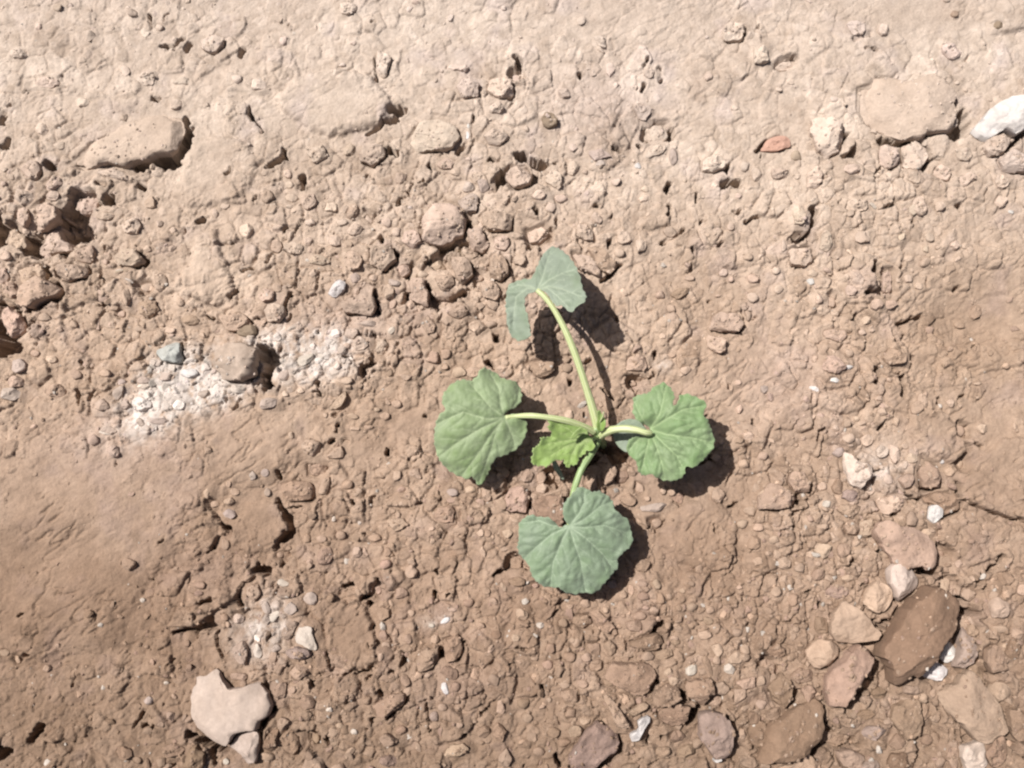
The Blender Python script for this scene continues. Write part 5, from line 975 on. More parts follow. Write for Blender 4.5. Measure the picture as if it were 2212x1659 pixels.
# the 300 clods that show largest are things; the small rest is joined
clods = sorted([sp for sp in SPECS if sp['kind'] == 'clod'], key=lambda q: (q['label'] is None, -q['rad'] if (0 < q['uc'] < 2212 and 0 < q['vc'] < 1659) else 0))
small = set(id(q) for q in clods[298:])

# the soil gives way under each of them
for sp in SPECS:
    P = sp['P']
    pad = 8
    sl = window(P[:, 0].min(), P[:, 1].min(), P[:, 0].max(), P[:, 1].max(), pad + 6)
    xs, ys = GX[sl], GY[sl]
    A = sp['A']; n = len(A)
    inside = np.zeros(xs.shape, bool); dmin = np.full(xs.shape, 1e9)
    for k in range(n):
        ax, ay = A[k]; bx, by = A[(k + 1) % n]
        d, _ = seg_dist(xs, ys, ax, ay, bx, by); dmin = np.minimum(dmin, d)
        inside ^= ((ay > ys) != (by > ys)) & (xs < (bx - ax) * (ys - ay) / (by - ay + 1e-12) + ax)
    sdm = np.where(inside, dmin, -dmin)
    # dust banked against the foot of the clod
    banked = sp['rad'] < 22
    foot = sp['zb'] + 0.16 * min(sp['rad'] * S, 0.006)
    bank = foot + np.minimum(sdm, 0) * 0.55 + 0.0004 * vnoise(xs / 0.003, ys / 0.003, 352)
    H[sl] = np.where(banked & (sdm < 0.0006) & (sdm > -0.0035), np.maximum(H[sl], bank), H[sl])
    lee = float(np.clip(sp['rad'] / 25, 0.35, 1.3))
    ddx, ddy = 0.0013 * lee, -0.0008 * lee
    in2 = np.zeros(xs.shape, bool); d2 = np.full(xs.shape, 1e9)
    for k in range(n):
        ax, ay = A[k] + (ddx, ddy); bx, by = A[(k + 1) % n] + (ddx, ddy)
        d, _ = seg_dist(xs, ys, ax, ay, bx, by); d2 = np.minimum(d2, d)
        in2 ^= ((ay > ys) != (by > ys)) & (xs < (bx - ax) * (ys - ay) / (by - ay + 1e-12) + ax)
    sd2 = np.where(in2, d2, -d2) + 0.0005 * vnoise(xs / 0.0022, ys / 0.0022, 350)
    lim = np.where(sdm > 0.0006, sp['zb'] - 0.0003, (foot + 0.0004 if banked else sp['zb'] - 0.0003) + np.clip(-sdm, 0, None) * 1.4) - (0.0028 if sp['rad'] > 24 else 0.0007) * lee * (0.5 if sp['vc'] < 330 else 1.0) * sstep(-0.0002, 0.0006, sd2)
    H[sl] = np.minimum(H[sl], np.where(sdm > -pad * S * 1.4, lim, 9))

V = np.stack([GX, GY, H], -1).reshape(-1, 3)
idx = np.arange(nx * ny).reshape(ny, nx)
Q = np.stack([idx[:-1, :-1], idx[:-1, 1:], idx[1:, 1:], idx[1:, :-1]], -1).reshape(-1, 4)
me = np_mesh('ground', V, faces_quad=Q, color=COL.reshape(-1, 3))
ground = link('ground', me, M_SOIL)
ground['kind'] = 'structure'
ground['label'] = 'dry crumbly brown soil with cracks and dusty crust under the seedling'


acc = [[], [], [], []]; off = 0
GRAINS = []
for sp in SPECS:
    if id(sp) in small:
        V_, F4_, F3_, c_ = build(sp, single=False)
        acc[0].append(V_); acc[1].append(F4_ + off); acc[2].append(F3_ + off); acc[3].append(c_); off += len(V_)
    else:
        o_ = build(sp)
        if sp['rad'] > 16 and sp['kind'] in ('clod', 'stone'):
            nv_ = len(o_.data.vertices); co_ = np.empty(nv_ * 3); o_.data.vertices.foreach_get('co', co_); co_ = co_.reshape(-1, 3)
            up_ = co_[co_[:, 2] > 0.35 * co_[:, 2].max()]
            if len(up_):
                g_ = np.random.default_rng(sp['seed']); k_ = int(sp['rad'] * (0.55 if sp['kind'] == 'clod' else 0.0))
                GRAINS.append(up_[g_.integers(0, len(up_), k_)] + np.array(o_.location))
if acc[0]:
    me = np_mesh('small_clods', np.concatenate(acc[0]), np.concatenate(acc[1]), np.concatenate(acc[2]), color=np.concatenate(acc[3]))
    sm_o = link('small_clods', me, M_CLOD)
    sm_o['kind'] = 'stuff'; sm_o['label'] = 'small loose soil clods lying among the larger ones'; sm_o['category'] = 'loose clods'

# labels: look and landmark first; where these agree, the order down the plot
from collections import defaultdict
def lab(p, ij=True):
    o, sz, tw, shp, kw, rel, i, j, uc, vc, du = p
    s = f'{sz} {shp} {tw} {kw} {rel} {LM[i][2]}'
    if ij: s += f', towards {LM[j][2]}'
    return s
groups = defaultdict(list)
for p in pending: groups[lab(p, False)].append(p)
EDGE = ('closest in', 'next closest', 'third closest', 'fourth closest', 'fifth closest', 'sixth closest', 'seventh closest', 'eighth closest')
for key, ps in groups.items():
    if len(ps) == 1:
        ps[0][0]['label'] = key; continue
    ps.sort(key=lambda p: p[9])
    n = len(ps)
    for q, p in enumerate(ps):
        o, sz, tw, shp, kw, rel, i, j, uc, vc, du = p
        if n == 2: pre = ('upper', 'lower')[q]
        elif n == 3: pre = ('uppermost', 'middle', 'lowest')[q]
        else: pre = 'uppermost' if q == 0 else 'lowest' if q == n - 1 else (ORD[q] + 'from top').strip()
        o['label'] = f'{pre} {key}' if 'from' not in pre else f'{key}, {pre}'


# ------------------------------------------------------------------ loose crumbs and grit: nobody could count them
def ico(sub):
    import bmesh
    bm = bmesh.new(); bmesh.ops.create_icosphere(bm, subdivisions=sub, radius=1.0)
    V = np.array([v.co[:] for v in bm.verts]); F = np.array([[v.index for v in f.verts] for f in bm.faces]); bm.free()
    return V, F

def crumbs(n, sub, rmin, rmax, power, seed, dmin=0.0, white=0.03, ring=False):
    r = np.random.default_rng(seed)
    u = r.uniform(-190, 2400, n * 3); v = r.uniform(-150, 1810, n * 3)
    if ring:
        u = r.uniform(-1300, 3500, n * 8); v = r.uniform(-1500, 2500, n * 8)
        o_ = (u < -150) | (u > 2360) | (v < -110) | (v > 1770); u, v = u[o_][:n * 3], v[o_][:n * 3]
        if len(u) < n * 3: n = len(u) // 3; u, v = u[:n * 3], v[:n * 3]
    d = crumb_density(u, v) + 0.25 * fbm(u / 25, v / 25, 2, 400)
    keep = r.random(n * 3) < np.clip((d - dmin), 0, 1) ** 1.5 * np.interp(v, [0, 350, 700], [0.45, 0.6, 1.0])
    u, v = u[keep][:n], v[keep][:n]; m = len(u)
    x, y = ground_xy(u, v, 0.001)
    rad = (rmin + (rmax - rmin) * r.random(m) ** power) * np.interp(v, [0, 350, 700], [0.8, 0.85, 1.0])
    z = height(x, y, H) + rad * r.uniform(-0.65, 0.02, m)
    if sub == 1 and GRAINS and not ring:
        gp = np.concatenate(GRAINS); gu, gv = plan_uv(gp[:, 0], gp[:, 1], gp[:, 2])
        x = np.concatenate([x, gp[:, 0]]); y = np.concatenate([y, gp[:, 1]]); z = np.concatenate([z, gp[:, 2]])
        u = np.concatenate([u, gu]); v = np.concatenate([v, gv]); rad = np.concatenate([rad, r.uniform(0.0003, 0.0008, len(gp))]); m = len(u)
    V0, F0 = ico(sub)
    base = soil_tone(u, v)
    t = r.random(m)
    rub = np.exp(-((u - (1560 + 0.22 * (v - 900) + 150)) / 260) ** 2) * sstep(850, 1150, v)   # the band of pale rubble
    t = np.where(r.random(m) < 0.45 * rub, 0.5 + 0.22 * t, t)
    rad = rad * (1 + 0.25 * rub)
    fac = np.where(t[:, None] < 0.50, 1.05, np.where(t[:, None] < 0.72, np.array([[1.14, 1.16, 1.18]]), np.where(t[:, None] < 0.86, np.array([[0.96, 0.95, 0.93]]), np.where(t[:, None] < 0.96, np.array([[1.07, 1.06, 1.11]]), 1.34))))
    fac = np.where(fac > 1, fac ** np.interp(v, [0, 800, 1400], [0.8, 1.2, 1.7])[:, None], fac)
    col = base * fac * (1 + 0.04 * r.standard_normal((m, 1)))
    wh = r.random(m) < white * np.clip(0.4 + v / 1300, 0.3, 1.4)
    chalk = (((u - 400) / 130) ** 2 + ((v - 840) / 70) ** 2 < 1) | (((u - 600) / 130) ** 2 + ((v - 765) / 50) ** 2 < 1)
    wh |= chalk & (r.random(m) < 0.35)
    col[wh] = np.array([0.38, 0.335, 0.295]) * r.uniform(0.75, 1.1, (int(wh.sum()), 1))
    nv = len(V0)
    shp = 1 + (0.10 if sub > 1 else 0.24) * r.standard_normal((m, nv)).clip(-1.6, 1.6)
    P = V0[None] * shp[..., None]
    if sub > 1:
        for _ in range(7):                              # broken faces
            nr = r.standard_normal((m, 3)); nr /= np.linalg.norm(nr, axis=1)[:, None]
            dd = np.einsum('mvk,mk->mv', P, nr); ov = np.clip(dd - r.uniform(0.45, 0.8, (m, 1)), 0, None)
            P = P - nr[:, None, :] * ov[..., None]
    sx = r.uniform(0.75, 1.3, (m, 3)); sx[:, 2] *= 0.75
    P = P * sx[:, None, :]
    a_ = r.uniform(0, 2 * math.pi, m); ca, sa = np.cos(a_)[:, None], np.sin(a_)[:, None]
    X = P[..., 0] * ca - P[..., 1] * sa; Y = P[..., 0] * sa + P[..., 1] * ca
    W = np.stack([X, Y, P[..., 2]], -1) * rad[:, None, None] + np.stack([x, y, z], -1)[:, None, :]
    F = (F0[None] + (np.arange(m) * nv)[:, None, None]).reshape(-1, 3)
    return W.reshape(-1, 3), F, np.repeat(np.clip(col, 0.02, 0.7), nv, 0)

for nm, lb, args in (('outlying_crumbs', 'soil crumbs strewn over the ground beyond the plot', (3600, 1, 0.0009, 0.0042, 2.2, 503, -0.3, 0.02, True)),
                     ('soil_crumbs', 'loose crumbs of dry soil strewn between the clods', (5400, 2, 0.0008, 0.0024, 2.3, 501, 0.12, 0.025)),
                     ('grit', 'fine grit and tiny soil grains scattered over the crust', (11000, 1, 0.00035, 0.0010, 1.8, 502, -0.08, 0.03))):
    V_, F_, c_ = crumbs(*args)
    cm_ = np_mesh(nm, V_, faces_tri=F_, color=c_, smooth=(nm == 'soil_crumbs'))
    if nm == 'soil_crumbs': cm_.set_sharp_from_angle(angle=R(24))
    co = link(nm, cm_, M_CLOD)
    co['kind'] = 'stuff'; co['label'] = lb; co['category'] = nm.replace('_', ' ')



# ------------------------------------------------------------------ the squash seedling
UB, VB = 1297.0, 948.0
bx_, by_ = ground_xy(UB, VB, 0.0)
ZG = float(height(np.array([float(bx_)]), np.array([float(by_)]))[0])
plant = bpy.data.objects.new('squash_seedling', None); C.objects.link(plant)
plant.location = (float(bx_), float(by_), ZG)
plant['label'] = 'young squash seedling with four broad lobed leaves on pale petioles, growing alone in dry soil'
plant['category'] = 'seedling'
ORG = np.array([float(bx_), float(by_), ZG])

def W3(u, v, zmm):
    z = ZG + np.asarray(zmm, float) * 0.0018
    x, y = ground_xy(u, v, z)
    return np.stack([x, y, z], -1) - ORG

def tube(name, pts, r0, r1, mat, parent, loc_parent=None, ribs=7, sides=22, steps=40, flat=1.0):
    """pts: plan u, v and height in mm; radii in mm"""
    P = np.array([W3(a, b, c) for a, b, c in pts])
    Pp = np.vstack([2 * P[0] - P[1], P, 2 * P[-1] - P[-2]])
    out = []
    segs = len(P) - 1
    for t in np.linspace(0, segs - 1e-6, steps):
        i = int(t); f = t - i
        p0, p1, p2, p3 = Pp[i], Pp[i + 1], Pp[i + 2], Pp[i + 3]
        out.append(0.5 * (2 * p1 + (p2 - p0) * f + (2 * p0 - 5 * p1 + 4 * p2 - p3) * f * f + (3 * p1 - p0 - 3 * p2 + p3) * f ** 3))
    Q = np.array(out)
    V, cv = [], []
    for i in range(steps):
        T_ = Q[min(i + 1, steps - 1)] - Q[max(i - 1, 0)]; T_ /= np.linalg.norm(T_)
        a_ = np.cross(T_, [0.13, 0.21, 1.0]); a_ /= np.linalg.norm(a_); b_ = np.cross(T_, a_)
        f = i / (steps - 1); rad = (r0 * (1 - f) + r1 * f) * 0.001
        rad *= 1 + 0.05 * math.sin(f * 17 + r0 * 9)
        for k in range(sides):
            th = 2 * math.pi * k / sides
            rb = math.cos(ribs * th)
            rr_ = rad * (1 + 0.07 * rb)
            V.append(Q[i] + a_ * rr_ * math.cos(th) * flat + b_ * rr_ * math.sin(th)); cv.append([0.5 + 0.5 * rb, 0, 0])
    F = []
    for i in range(steps - 1):
        for k in range(sides):
            F.append([i * sides + k, i * sides + (k + 1) % sides, (i + 1) * sides + (k + 1) % sides, (i + 1) * sides + k])
    V.append(Q[0]); V.append(Q[-1]); cv += [[.5, 0, 0]] * 2
    c0, c1 = len(V) - 2, len(V) - 1
    F3 = [[c0, (k + 1) % sides, k] for k in range(sides)] + [[c1, (steps - 1) * sides + k, (steps - 1) * sides + (k + 1) % sides] for k in range(sides)]
    me = np_mesh(name, np.array(V), faces_quad=F, faces_tri=F3, color=np.array(cv), cname='vein')
    return link(name, me, mat, parent)

def leaf(name, outline, centre, zf, mat, veins, bulge=0.55, teeth=2.0, tooth_len=16.0, pitch=2.5, parent=plant, seed=1, vw=1.7, label=None, thick=0.00028, wrinkle=0.5, rim=0.7):
    """outline and veins in plan units; zf(u, v) gives the height in mm"""
    r = np.random.default_rng(seed)
    P = np.array(outline, float)
    for _ in range(2):
        Qn = np.roll(P, -1, 0); P = np.stack([P * 0.86 + Qn * 0.14, P * 0.14 + Qn * 0.86], 1).reshape(-1, 2)
    Q2 = np.vstack([P, P[:1]]); seg = np.hypot(*np.diff(Q2, axis=0).T); s_ = np.concatenate([[0], np.cumsum(seg)])
    n = int(s_[-1] / 2.2); t = np.linspace(0, s_[-1], n, endpoint=False)
    B = np.stack([np.interp(t, s_, Q2[:, 0]), np.interp(t, s_, Q2[:, 1])], 1)
    Tn = np.roll(B, -2, 0) - np.roll(B, 2, 0); Tn /= np.linalg.norm(Tn, axis=1)[:, None] + 1e-9
    area = np.sum(B[:, 0] * np.roll(B[:, 1], -1) - B[:, 1] * np.roll(B[:, 0], -1))
    Nn = np.stack([Tn[:, 1], -Tn[:, 0]], 1) * (1 if area > 0 else -1)
    ph = t / tooth_len + 0.6 * vnoise(t / 25.0, 0 * t, 410 + seed)
    tooth = (1 - np.abs((ph % 1.0) * 2 - 1)) ** 1.4 - 0.4
    cd = np.hypot(B[:, 0] - centre[0], B[:, 1] - centre[1])
    B = B + Nn * (tooth * teeth * 1.35 * sstep(18, 45, cd))[:, None]
    lo, hi = B.min(0), B.max(0)
    xs = np.arange(lo[0], hi[0], pitch); ys = np.arange(lo[1], hi[1], pitch * 0.866)
    gx, gy = np.meshgrid(xs, ys); gx = gx + (np.arange(len(ys)) % 2)[:, None] * pitch / 2
    gx = gx.ravel() + r.uniform(-.2, .2, gx.size) * pitch; gy = gy.ravel() + r.uniform(-.2, .2, gy.size) * pitch
    inside = np.zeros(gx.shape, bool); dm = np.full(gx.shape, 1e9)
    for k in range(len(B)):
        ax, ay = B[k]; bx, by = B[(k + 1) % len(B)]
        inside ^= ((ay > gy) != (by > gy)) & (gx < (bx - ax) * (gy - ay) / (by - ay + 1e-12) + ax)
        dm = np.minimum(dm, (gx - ax) ** 2 + (gy - ay) ** 2)
    ok = inside & (np.sqrt(dm) > 1.8)
    pts = [Vector((a, b)) for a, b in B] + [Vector((a, b)) for a, b in zip(gx[ok], gy[ok])]
    vs, _, fs, *_ = delaunay_2d_cdt(pts, [], [list(range(len(B)))], 1, 1e-4)
    UV = np.array([v[:] for v in vs]); F = np.array([f for f in fs if len(f) == 3])
    # veins: mains from the centre, each with side veins
    segs = []
    for tip in veins:
        pl = [np.array(centre, float)] + [np.array(q, float) for q in (tip if isinstance(tip[0], (tuple, list)) else [tip])]
        tot = sum(np.linalg.norm(pl[i + 1] - pl[i]) for i in range(len(pl) - 1))
        run = 0
        for i in range(len(pl) - 1):
            L_ = np.linalg.norm(pl[i + 1] - pl[i])
            segs.append((pl[i], pl[i + 1], vw * (1 - 0.65 * run / tot), vw * (1 - 0.65 * (run + L_) / tot), 1.0))
            run += L_
        d_ = (pl[-1] - pl[0]) / (np.linalg.norm(pl[-1] - pl[0]) + 1e-9); nn = np.array([-d_[1], d_[0]])
        side = 1
        for f in (0.30, 0.42, 0.54, 0.66, 0.78, 0.88):
            if tot < 45: break
            side = -side
            q = tot * f; acc_ = 0; st = pl[-1]
            for i in range(len(pl) - 1):
                L_ = np.linalg.norm(pl[i + 1] - pl[i])
                if acc_ + L_ >= q: st = pl[i] + (pl[i + 1] - pl[i]) * (q - acc_) / L_; break
                acc_ += L_
            ln = tot * (0.36 - 0.22 * f) * r.uniform(0.8, 1.2)
            dr = d_ * math.cos(R(44)) + nn * side * math.sin(R(44))
            md = st + dr * ln * 0.6 + d_ * ln * 0.05
            en = st + dr * ln + d_ * ln * 0.28
            segs.append((st, md, vw * 0.5, vw * 0.38, 0.6)); segs.append((md, en, vw * 0.38, vw * 0.2, 0.6))
    vein = np.zeros(len(UV)); ridge = np.full(len(UV), 1e9); mainr = np.full(len(UV), 1e9)
    for a_, b_, w0, w1, st_ in segs:
        d, tt = seg_dist(UV[:, 0], UV[:, 1], a_[0], a_[1], b_[0], b_[1])
        wd = w0 * (1 - tt) + w1 * tt
        vein = np.maximum(vein, st_ * np.exp(-(d / (wd * 1.25)) ** 2))
        ridge = np.minimum(ridge, d + (1 - st_) * 2.2)
        if st_ == 1.0: mainr = np.minimum(mainr, d)
    db = np.full(len(UV), 1e9)
    for k in range(0, len(B), 1):
        db = np.minimum(db, (UV[:, 0] - B[k, 0]) ** 2 + (UV[:, 1] - B[k, 1]) ** 2)
    db = np.sqrt(db)
    z = zf(UV[:, 0], UV[:, 1])
    puff = 1 - np.exp(-(ridge / 7.5) ** 1.5)
    z = z + 0.9 * bulge * (1 - np.exp(-mainr / 13)) * sstep(0, 30, np.hypot(UV[:, 0] - centre[0], UV[:, 1] - centre[1]))
    z = z + 0.42 * bulge * puff * (1 + 0.25 * vnoise(UV[:, 0] / 16, UV[:, 1] / 16, 420 + seed)) + 0.8 * wrinkle * fbm(UV[:, 0] / 30, UV[:, 1] / 30, 3, 424 + seed)
    z = z + 0.04 * vnoise(UV[:, 0] / 5, UV[:, 1] / 5, 428 + seed)
    # waved rim
    z = z + rim * np.exp(-(db / 12) ** 2) * vnoise(UV[:, 0] / 22, UV[:, 1] / 22, 430 + seed)
    V = W3(UV[:, 0], UV[:, 1], z)
    bloom = np.clip(0.30 + 0.5 * fbm(UV[:, 0] / 34, UV[:, 1] / 34, 3, 440 + seed) - 0.15 * np.exp(-(db / 9) ** 2) + 0.25 * np.exp(-(ridge / 5) ** 2), 0, 1)
    edgev = 0.55 * np.exp(-(db / 1.6) ** 2)
    col = np.stack([np.clip(np.maximum(vein * 1.0, edgev), 0, 1), bloom, np.zeros(len(UV))], -1)
    me = np_mesh(name, V, faces_tri=F, color=col, cname='vein')
    # make faces look up, then give the blade its thickness
    up = np.zeros(1)
    nz = sum(p.normal.z for p in me.polygons)
    if nz < 0: me.flip_normals()
    o = link(name, me, mat, parent)
    so = o.modifiers.new('thickness', 'SOLIDIFY'); so.thickness = thick; so.offset = -1
    if label: o['label'] = label
    return o

G_MID = leaf_material('leaf_green', (0.162, 0.230, 0.096), (0.28, 0.345, 0.20), (0.205, 0.258, 0.150))
G_RIGHT = leaf_material('leaf_deep_green', (0.136, 0.218, 0.088), (0.24, 0.32, 0.165), (0.172, 0.236, 0.122))
G_BLUE = leaf_material('leaf_grey_green', (0.140, 0.204, 0.112), (0.24, 0.305, 0.21), (0.174, 0.226, 0.156))
G_GREY = leaf_material('leaf_dusty_green', (0.158, 0.204, 0.136), (0.27, 0.32, 0.235), (0.192, 0.230, 0.180), 0.10)
G_YOUNG = leaf_material('leaf_young_green', (0.205, 0.315, 0.070), (0.32, 0.40, 0.17), (0.225, 0.315, 0.105), 0.22)
PET = petiole_material('petiole_pale', (0.31, 0.37, 0.16), (0.48, 0.51, 0.30))
PET2 = petiole_material('petiole_green', (0.17, 0.26, 0.10), (0.30, 0.38, 0.19))

# stem from the soil up to the node
stem = tube('stem', [(1302, 962, -6), (1301, 956, 0), (1297, 946, 4), (1291, 934, 8), (1288, 922, 9.5)], 1.9, 1.6, PET2, plant, steps=18)

# the wide leaf on the long horizontal petiole
o1 = [(1088, 897), (1100, 886), (1117, 880), (1126, 867), (1128, 853), (1123, 834), (1112, 822), (1095, 820), (1080, 814), (1068, 803), (1056, 799), (1048, 793), (1038, 797), (1030, 813), (1018, 823),
      (1002, 819), (986, 822), (970, 834), (957, 850), (954, 868), (963, 884), (948, 897), (941, 915), (937, 948), (941, 975), (950, 996), (965, 1013), (984, 1026), (1003, 1033), (1013, 1036), (1020, 1029),
      (1026, 1037), (1034, 1050), (1046, 1042), (1058, 1016), (1068, 993), (1080, 987), (1097, 982), (1116, 970), (1130, 955), (1138, 934), (1139, 912), (1129, 897), (1110, 893), (1096, 897)]
l1 = leaf('leaf', o1, (1090, 902), lambda u, v: 13.5 + 0.020 * (v - 900) * -1 + 0.012 * (u - 1090) * -1 - 0.00022 * ((u - 1040) ** 2 + (v - 920) ** 2), G_MID,
          [[(1040, 925), (990, 955), (950, 985)], [(1060, 880), (1035, 850), (1015, 828)], [(1050, 905), (1000, 890), (945, 915)], [(1072, 930), (1060, 975), (1036, 1040)], [(1082, 875), (1078, 840), (1060, 808)], [(1100, 925), (1110, 950), (1112, 968)], [(1104, 888), (1118, 865), (1122, 842)], [(1060, 940), (1030, 985), (1000, 1025)]],
          seed=1, label='widest leaf, pale green with a pointed lower lobe')
tube('petiole', [(1284, 934, 8.5), (1262, 922, 10.5), (1235, 912, 12), (1205, 905, 13.2), (1170, 900, 13.8), (1145, 898, 13.4), (1118, 899, 12.2), (1092, 902, 12.2)], 1.6, 1.0, PET, l1)

# the leaf past the thick petiole
o2 = T(2, 2, '1190,375 1150,355 1110,335 1060,290 1040,240 1050,180 1045,115 1100,90 1175,80 1230,20 1310,-20 1370,30 1395,70 1405,110 1385,195 1432,165 1450,92 1525,85 1600,115 1685,160 1668,222 1650,270 1692,300 1720,380 1752,470 1742,560 1692,620 1640,670 1600,715 1545,722 1492,710 1500,762 1460,822 1390,840 1300,832 1240,803 1212,772 1170,790 1118,790 1088,750 1080,690 1050,640 1000,608 990,540 1000,490 1050,460 1130,450 1195,445')
l2 = leaf('leaf', o2, (1403, 928), lambda u, v: 13.0 + 0.018 * (u - 1403) - 0.00024 * ((u - 1450) ** 2 + (v - 930) ** 2) + 3.0 * np.exp(-(((u - 1405) / 26) ** 2 + ((v - 925) / 26) ** 2)) * -0.8, G_RIGHT,
          [[(1425, 895), (1432, 868), (1438, 835)], [(1440, 905), (1475, 885), (1515, 878)], [(1440, 938), (1490, 945), (1535, 955)], [(1430, 955), (1462, 985), (1472, 1005)], [(1418, 965), (1430, 1000), (1436, 1032)], [(1400, 960), (1392, 990), (1385, 1020)], [(1388, 905), (1378, 885), (1372, 868)], [(1385, 945), (1370, 958), (1358, 975)]],
          bulge=0.95, wrinkle=0.9, seed=2, label='ruffled deep green leaf with a folded notch on its rim')
tube('petiole', [(1297, 942, 7.5), (1308, 934, 9.5), (1325, 928, 11.2), (1350, 926, 12.3), (1376, 929, 13.1), (1394, 934, 13.3), (1406, 936, 12.6)], 1.9, 1.15, PET, l2)

# the lowest leaf
o3 = T(2, 2, '500,1222 480,1208 450,1170 440,1120 440,1050 470,1000 520,950 560,900 600,882 640,900 690,932 760,920 820,960 870,1010 890,1090 940,1130 1010,1180 1030,1270 1046,1340 1030,1400 960,1460 910,1520 920,1590 870,1640') + \
     T(2, 3, '860,0 820,42 780,90 750,130 680,155 620,140 590,150 540,165 450,140 410,100 340,100 270,90 200,40 168,-10') + \
     T(2, 2, '150,1580 110,1520 60,1470 45,1400 62,1330 50,1290 60,1200 110,1150 170,1125 230,1150 310,1150 370,1190 400,1230 430,1240 460,1215')
l3 = leaf('leaf', o3, (1230, 1137), lambda u, v: 12.5 - 0.016 * (v - 1137) - 0.00020 * ((u - 1240) ** 2 + (v - 1180) ** 2), G_BLUE,
          [[(1240, 1170), (1255, 1215), (1265, 1275)], [(1262, 1160), (1300, 1195), (1330, 1235)], [(1260, 1140), (1305, 1135), (1352, 1150)], [(1250, 1110), (1262, 1085), (1262, 1062)], [(1215, 1165), (1195, 1215), (1190, 1262)], [(1190, 1155), (1155, 1185), (1128, 1210)], [(1195, 1135), (1165, 1125), (1130, 1130)], [(1262, 1122), (1295, 1095), (1320, 1085)]],
          bulge=0.8, wrinkle=0.7, seed=3, label='lowest leaf, grey green and heart-shaped')
tube('petiole', [(1291, 948, 7), (1285, 965, 8), (1273, 985, 9), (1258, 1010, 10), (1247, 1038, 9.8), (1239, 1065, 9.2), (1233, 1100, 9.8), (1230, 1138, 11.0)], 1.75, 1.1, PET2, l3)

# the topmost leaf, saddle-shaped over the tall petiole
o4 = [(1166, 624), (1178, 630), (1186, 640), (1193, 652), (1202, 661), (1209, 661), (1214, 658), (1222, 667), (1234, 674), (1240, 672), (1246, 660), (1261, 655), (1268, 640), (1258, 622), (1253, 595), (1241, 570), (1226, 550),
      (1206, 535), (1190, 532), (1178, 542), (1166, 562), (1156, 585), (1147, 603), (1131, 602), (1110, 609), (1097, 617), (1093, 640), (1092, 662), (1095, 700), (1103, 726), (1121, 738), (1138, 733), (1147, 725), (1143, 700), (1140, 682), (1133, 665), (1133, 643), (1141, 634), (1155, 630)]
l4 = leaf('leaf', o4, (1160, 626), lambda u, v: 16.8 + 0.035 * np.clip(u - 1160, 0, None) - 0.075 * np.clip(630 - v, 0, None) + np.where(u > 1155, 0.022, -0.027) * np.clip(v - 630, 0, None) - 0.05 * np.clip(1158 - u, 0, None), G_GREY,
          [[(1172, 600), (1180, 570), (1190, 540)], [(1185, 605), (1215, 590), (1243, 582)], [(1185, 618), (1215, 625), (1255, 640)], [(1182, 622), (1205, 640), (1228, 664)], [(1140, 622), (1115, 640), (1108, 700)], [(1145, 618), (1120, 616), (1100, 622)]],
          seed=4, bulge=0.5, label='topmost leaf, dusty grey green, folded so that one half hangs down')
tube('petiole', [(1291, 930, 8.5), (1287, 908, 9.6), (1278, 875, 10.9), (1264, 830, 12.6), (1246, 775, 14.3), (1224, 720, 15.7), (1199, 672, 16.6), (1177, 642, 16.8), (1160, 627, 16.6)], 1.9, 1.05, PET, l4, steps=60)

# the young bright leaf in the middle and the growing tip
o5 = T(2, 2, '690,470 640,405 600,372 560,345 525,335 500,350 470,330 440,345 410,325 380,330 345,315 312,312 325,345 305,380 335,405 345,450 300,460 245,462 250,490 235,520 200,545 172,565 185,600 165,640 172,688 200,700 230,712 262,700 290,722 335,690 362,662 400,655 425,665 442,648 452,690 482,730 512,700 545,705 572,680 578,645 602,622 635,600 642,572 672,580 700,572 722,535 700,500')
l5 = leaf('leaf', o5, (1276, 950), lambda u, v: 10.5 + 0.055 * np.abs((v - 948) * 0.92 + (u - 1276) * -0.38 * -1) * 0.35 + 0.012 * (1276 - u), G_YOUNG,
          [[(1250, 955), (1220, 965), (1190, 985)], [(1250, 945), (1225, 925), (1200, 915)], [(1245, 962), (1235, 985), (1228, 1005)], [(1262, 962), (1255, 980)], [(1235, 950), (1205, 955), (1180, 960)]],
          seed=5, teeth=2.4, tooth_len=9, bulge=0.7, wrinkle=0.5, rim=0.7, vw=1.1, label='young half-open leaf, bright yellow green with toothed rim')
tube('petiole', [(1290, 945, 8), (1283, 948, 9.4), (1275, 950, 10.4)], 1.1, 0.8, PET2, l5, steps=10)

bud = leaf('bud', T(2, 2, '735,240 760,225 775,260 800,300 812,350 790,400 760,420 735,400 728,350 742,300'), (1297, 925), lambda u, v: 11.5 + 0.05 * (925 - v) + 0.2 * np.abs(u - 1298) * 0.3, G_YOUNG, [[(1298, 910), (1296, 895)]], seed=6, teeth=0.5, bulge=0.2, wrinkle=0.4, rim=0.5, vw=0.9, pitch=2.2)
leaf('bud', T(2, 2, '650,395 600,370 555,400 520,440 500,480 540,470 580,440 620,430 660,440'), (1270, 935), lambda u, v: 13.2 + 0.02 * (1270 - u), G_YOUNG, [[(1255, 935), (1240, 942)]], seed=7, teeth=0.8, bulge=0.25, wrinkle=0.5, rim=0.8, vw=0.8, pitch=2.2)
tube('tendril', [(1293, 925, 9), (1296, 912, 12), (1302, 900, 14), (1304, 890, 15)], 0.5, 0.25, PET, plant, ribs=3, sides=8, steps=14)
tube('tendril', [(1299, 930, 9), (1306, 922, 11), (1308, 908, 13)], 0.45, 0.2, PET2, plant, ribs=3, sides=8, steps=12)
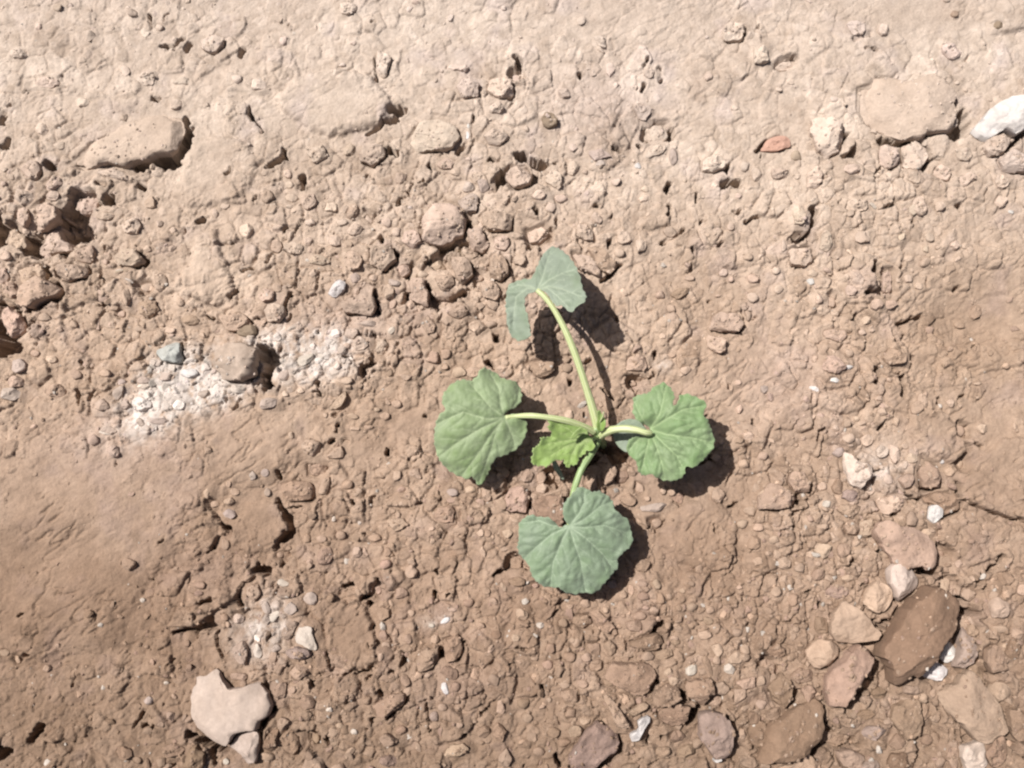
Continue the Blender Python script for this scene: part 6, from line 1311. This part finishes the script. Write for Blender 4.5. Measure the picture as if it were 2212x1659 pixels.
# seed leaves close to the soil
leaf('seed_leaf', T(2, 2, '860,400 900,355 950,318 1010,300 1070,305 1130,340 1165,400 1160,470 1110,540 1040,585 980,590 930,555 895,510 870,450'), (1326, 935), lambda u, v: 6.0 + 0.03 * (u - 1320) * 0.6, G_GREY, [[(1350, 938), (1385, 945)]], seed=8, teeth=0.2, bulge=0.15, wrinkle=0.3, rim=0.4, label='pale oval seed leaf under the thick petiole')
leaf('seed_leaf', T(2, 2, '345,670 375,660 400,700 430,760 455,830 425,820 385,770 355,720'), (1200, 1000), lambda u, v: 5.5 - 0.05 * (v - 1000), G_GREY, [[(1206, 1015), (1216, 1032)]], seed=9, teeth=0.1, bulge=0.1, wrinkle=0.2, rim=0.2, pitch=2.0, label='narrow tip of the second seed leaf below the young leaf')


# ------------------------------------------------------------------ a few dry fibres among the clods
def fibre(name, line, label, zoff=0.0, r=0.00018, col=(0.42, 0.36, 0.25), cat='fibre'):
    P = np.array(line); x, y = ground_xy(P[:, 0], P[:, 1], 0.004)
    z = height(x, y, H) + zoff
    Q = np.stack([x, y, z], -1)
    t = np.linspace(0, len(Q) - 1, 14); Q = np.stack([np.interp(t, np.arange(len(Q)), Q[:, c]) for c in range(3)], -1)
    Q[1:-1] = (Q[:-2] + Q[1:-1] * 2 + Q[2:]) / 4
    V = []
    for i in range(14):
        d = Q[min(i + 1, 13)] - Q[max(i - 1, 0)]; d /= np.linalg.norm(d)
        a_ = np.cross(d, [0, 0, 1]); a_ /= np.linalg.norm(a_); b_ = np.cross(d, a_)
        rr_ = r * (1 - 0.5 * i / 13)
        V += [Q[i] + rr_ * (a_ * math.cos(k * 1.2566) + b_ * math.sin(k * 1.2566)) for k in range(5)]
    F = [[i * 5 + k, i * 5 + (k + 1) % 5, (i + 1) * 5 + (k + 1) % 5, (i + 1) * 5 + k] for i in range(13) for k in range(5)]
    c0 = Q[0].copy()
    me = np_mesh(name, np.array(V) - c0, faces_quad=F, color=np.tile(np.array(col), (len(V), 1)))
    o = link(name, me, M_STONE, loc=tuple(c0)); o['label'] = label; o['category'] = cat
    return o
fibre('straw', STRAW, 'thin pale straw lying across the many-sided tan clod', 0.0062)
fibre('straw', T(0, 1, '1010,700 1060,688 1110,684'), 'short pale straw lying on crumbs between the loaf-shaped clod and the chalk', 0.0012)
fibre('root_fibre', T(1, 1, '1700,440 1770,520 1800,600 1850,700'), 'thin root fibre hanging down from the big round pale clod', 0.003, 0.00012, (0.3, 0.23, 0.15), 'root fibre')
fibre('root_fibre', T(3, 3, '930,820 890,870 860,930 850,980'), 'dry greenish root fibre beside the waisted pinkish tan clod', 0.004, 0.00016, (0.30, 0.30, 0.16), 'root fibre')
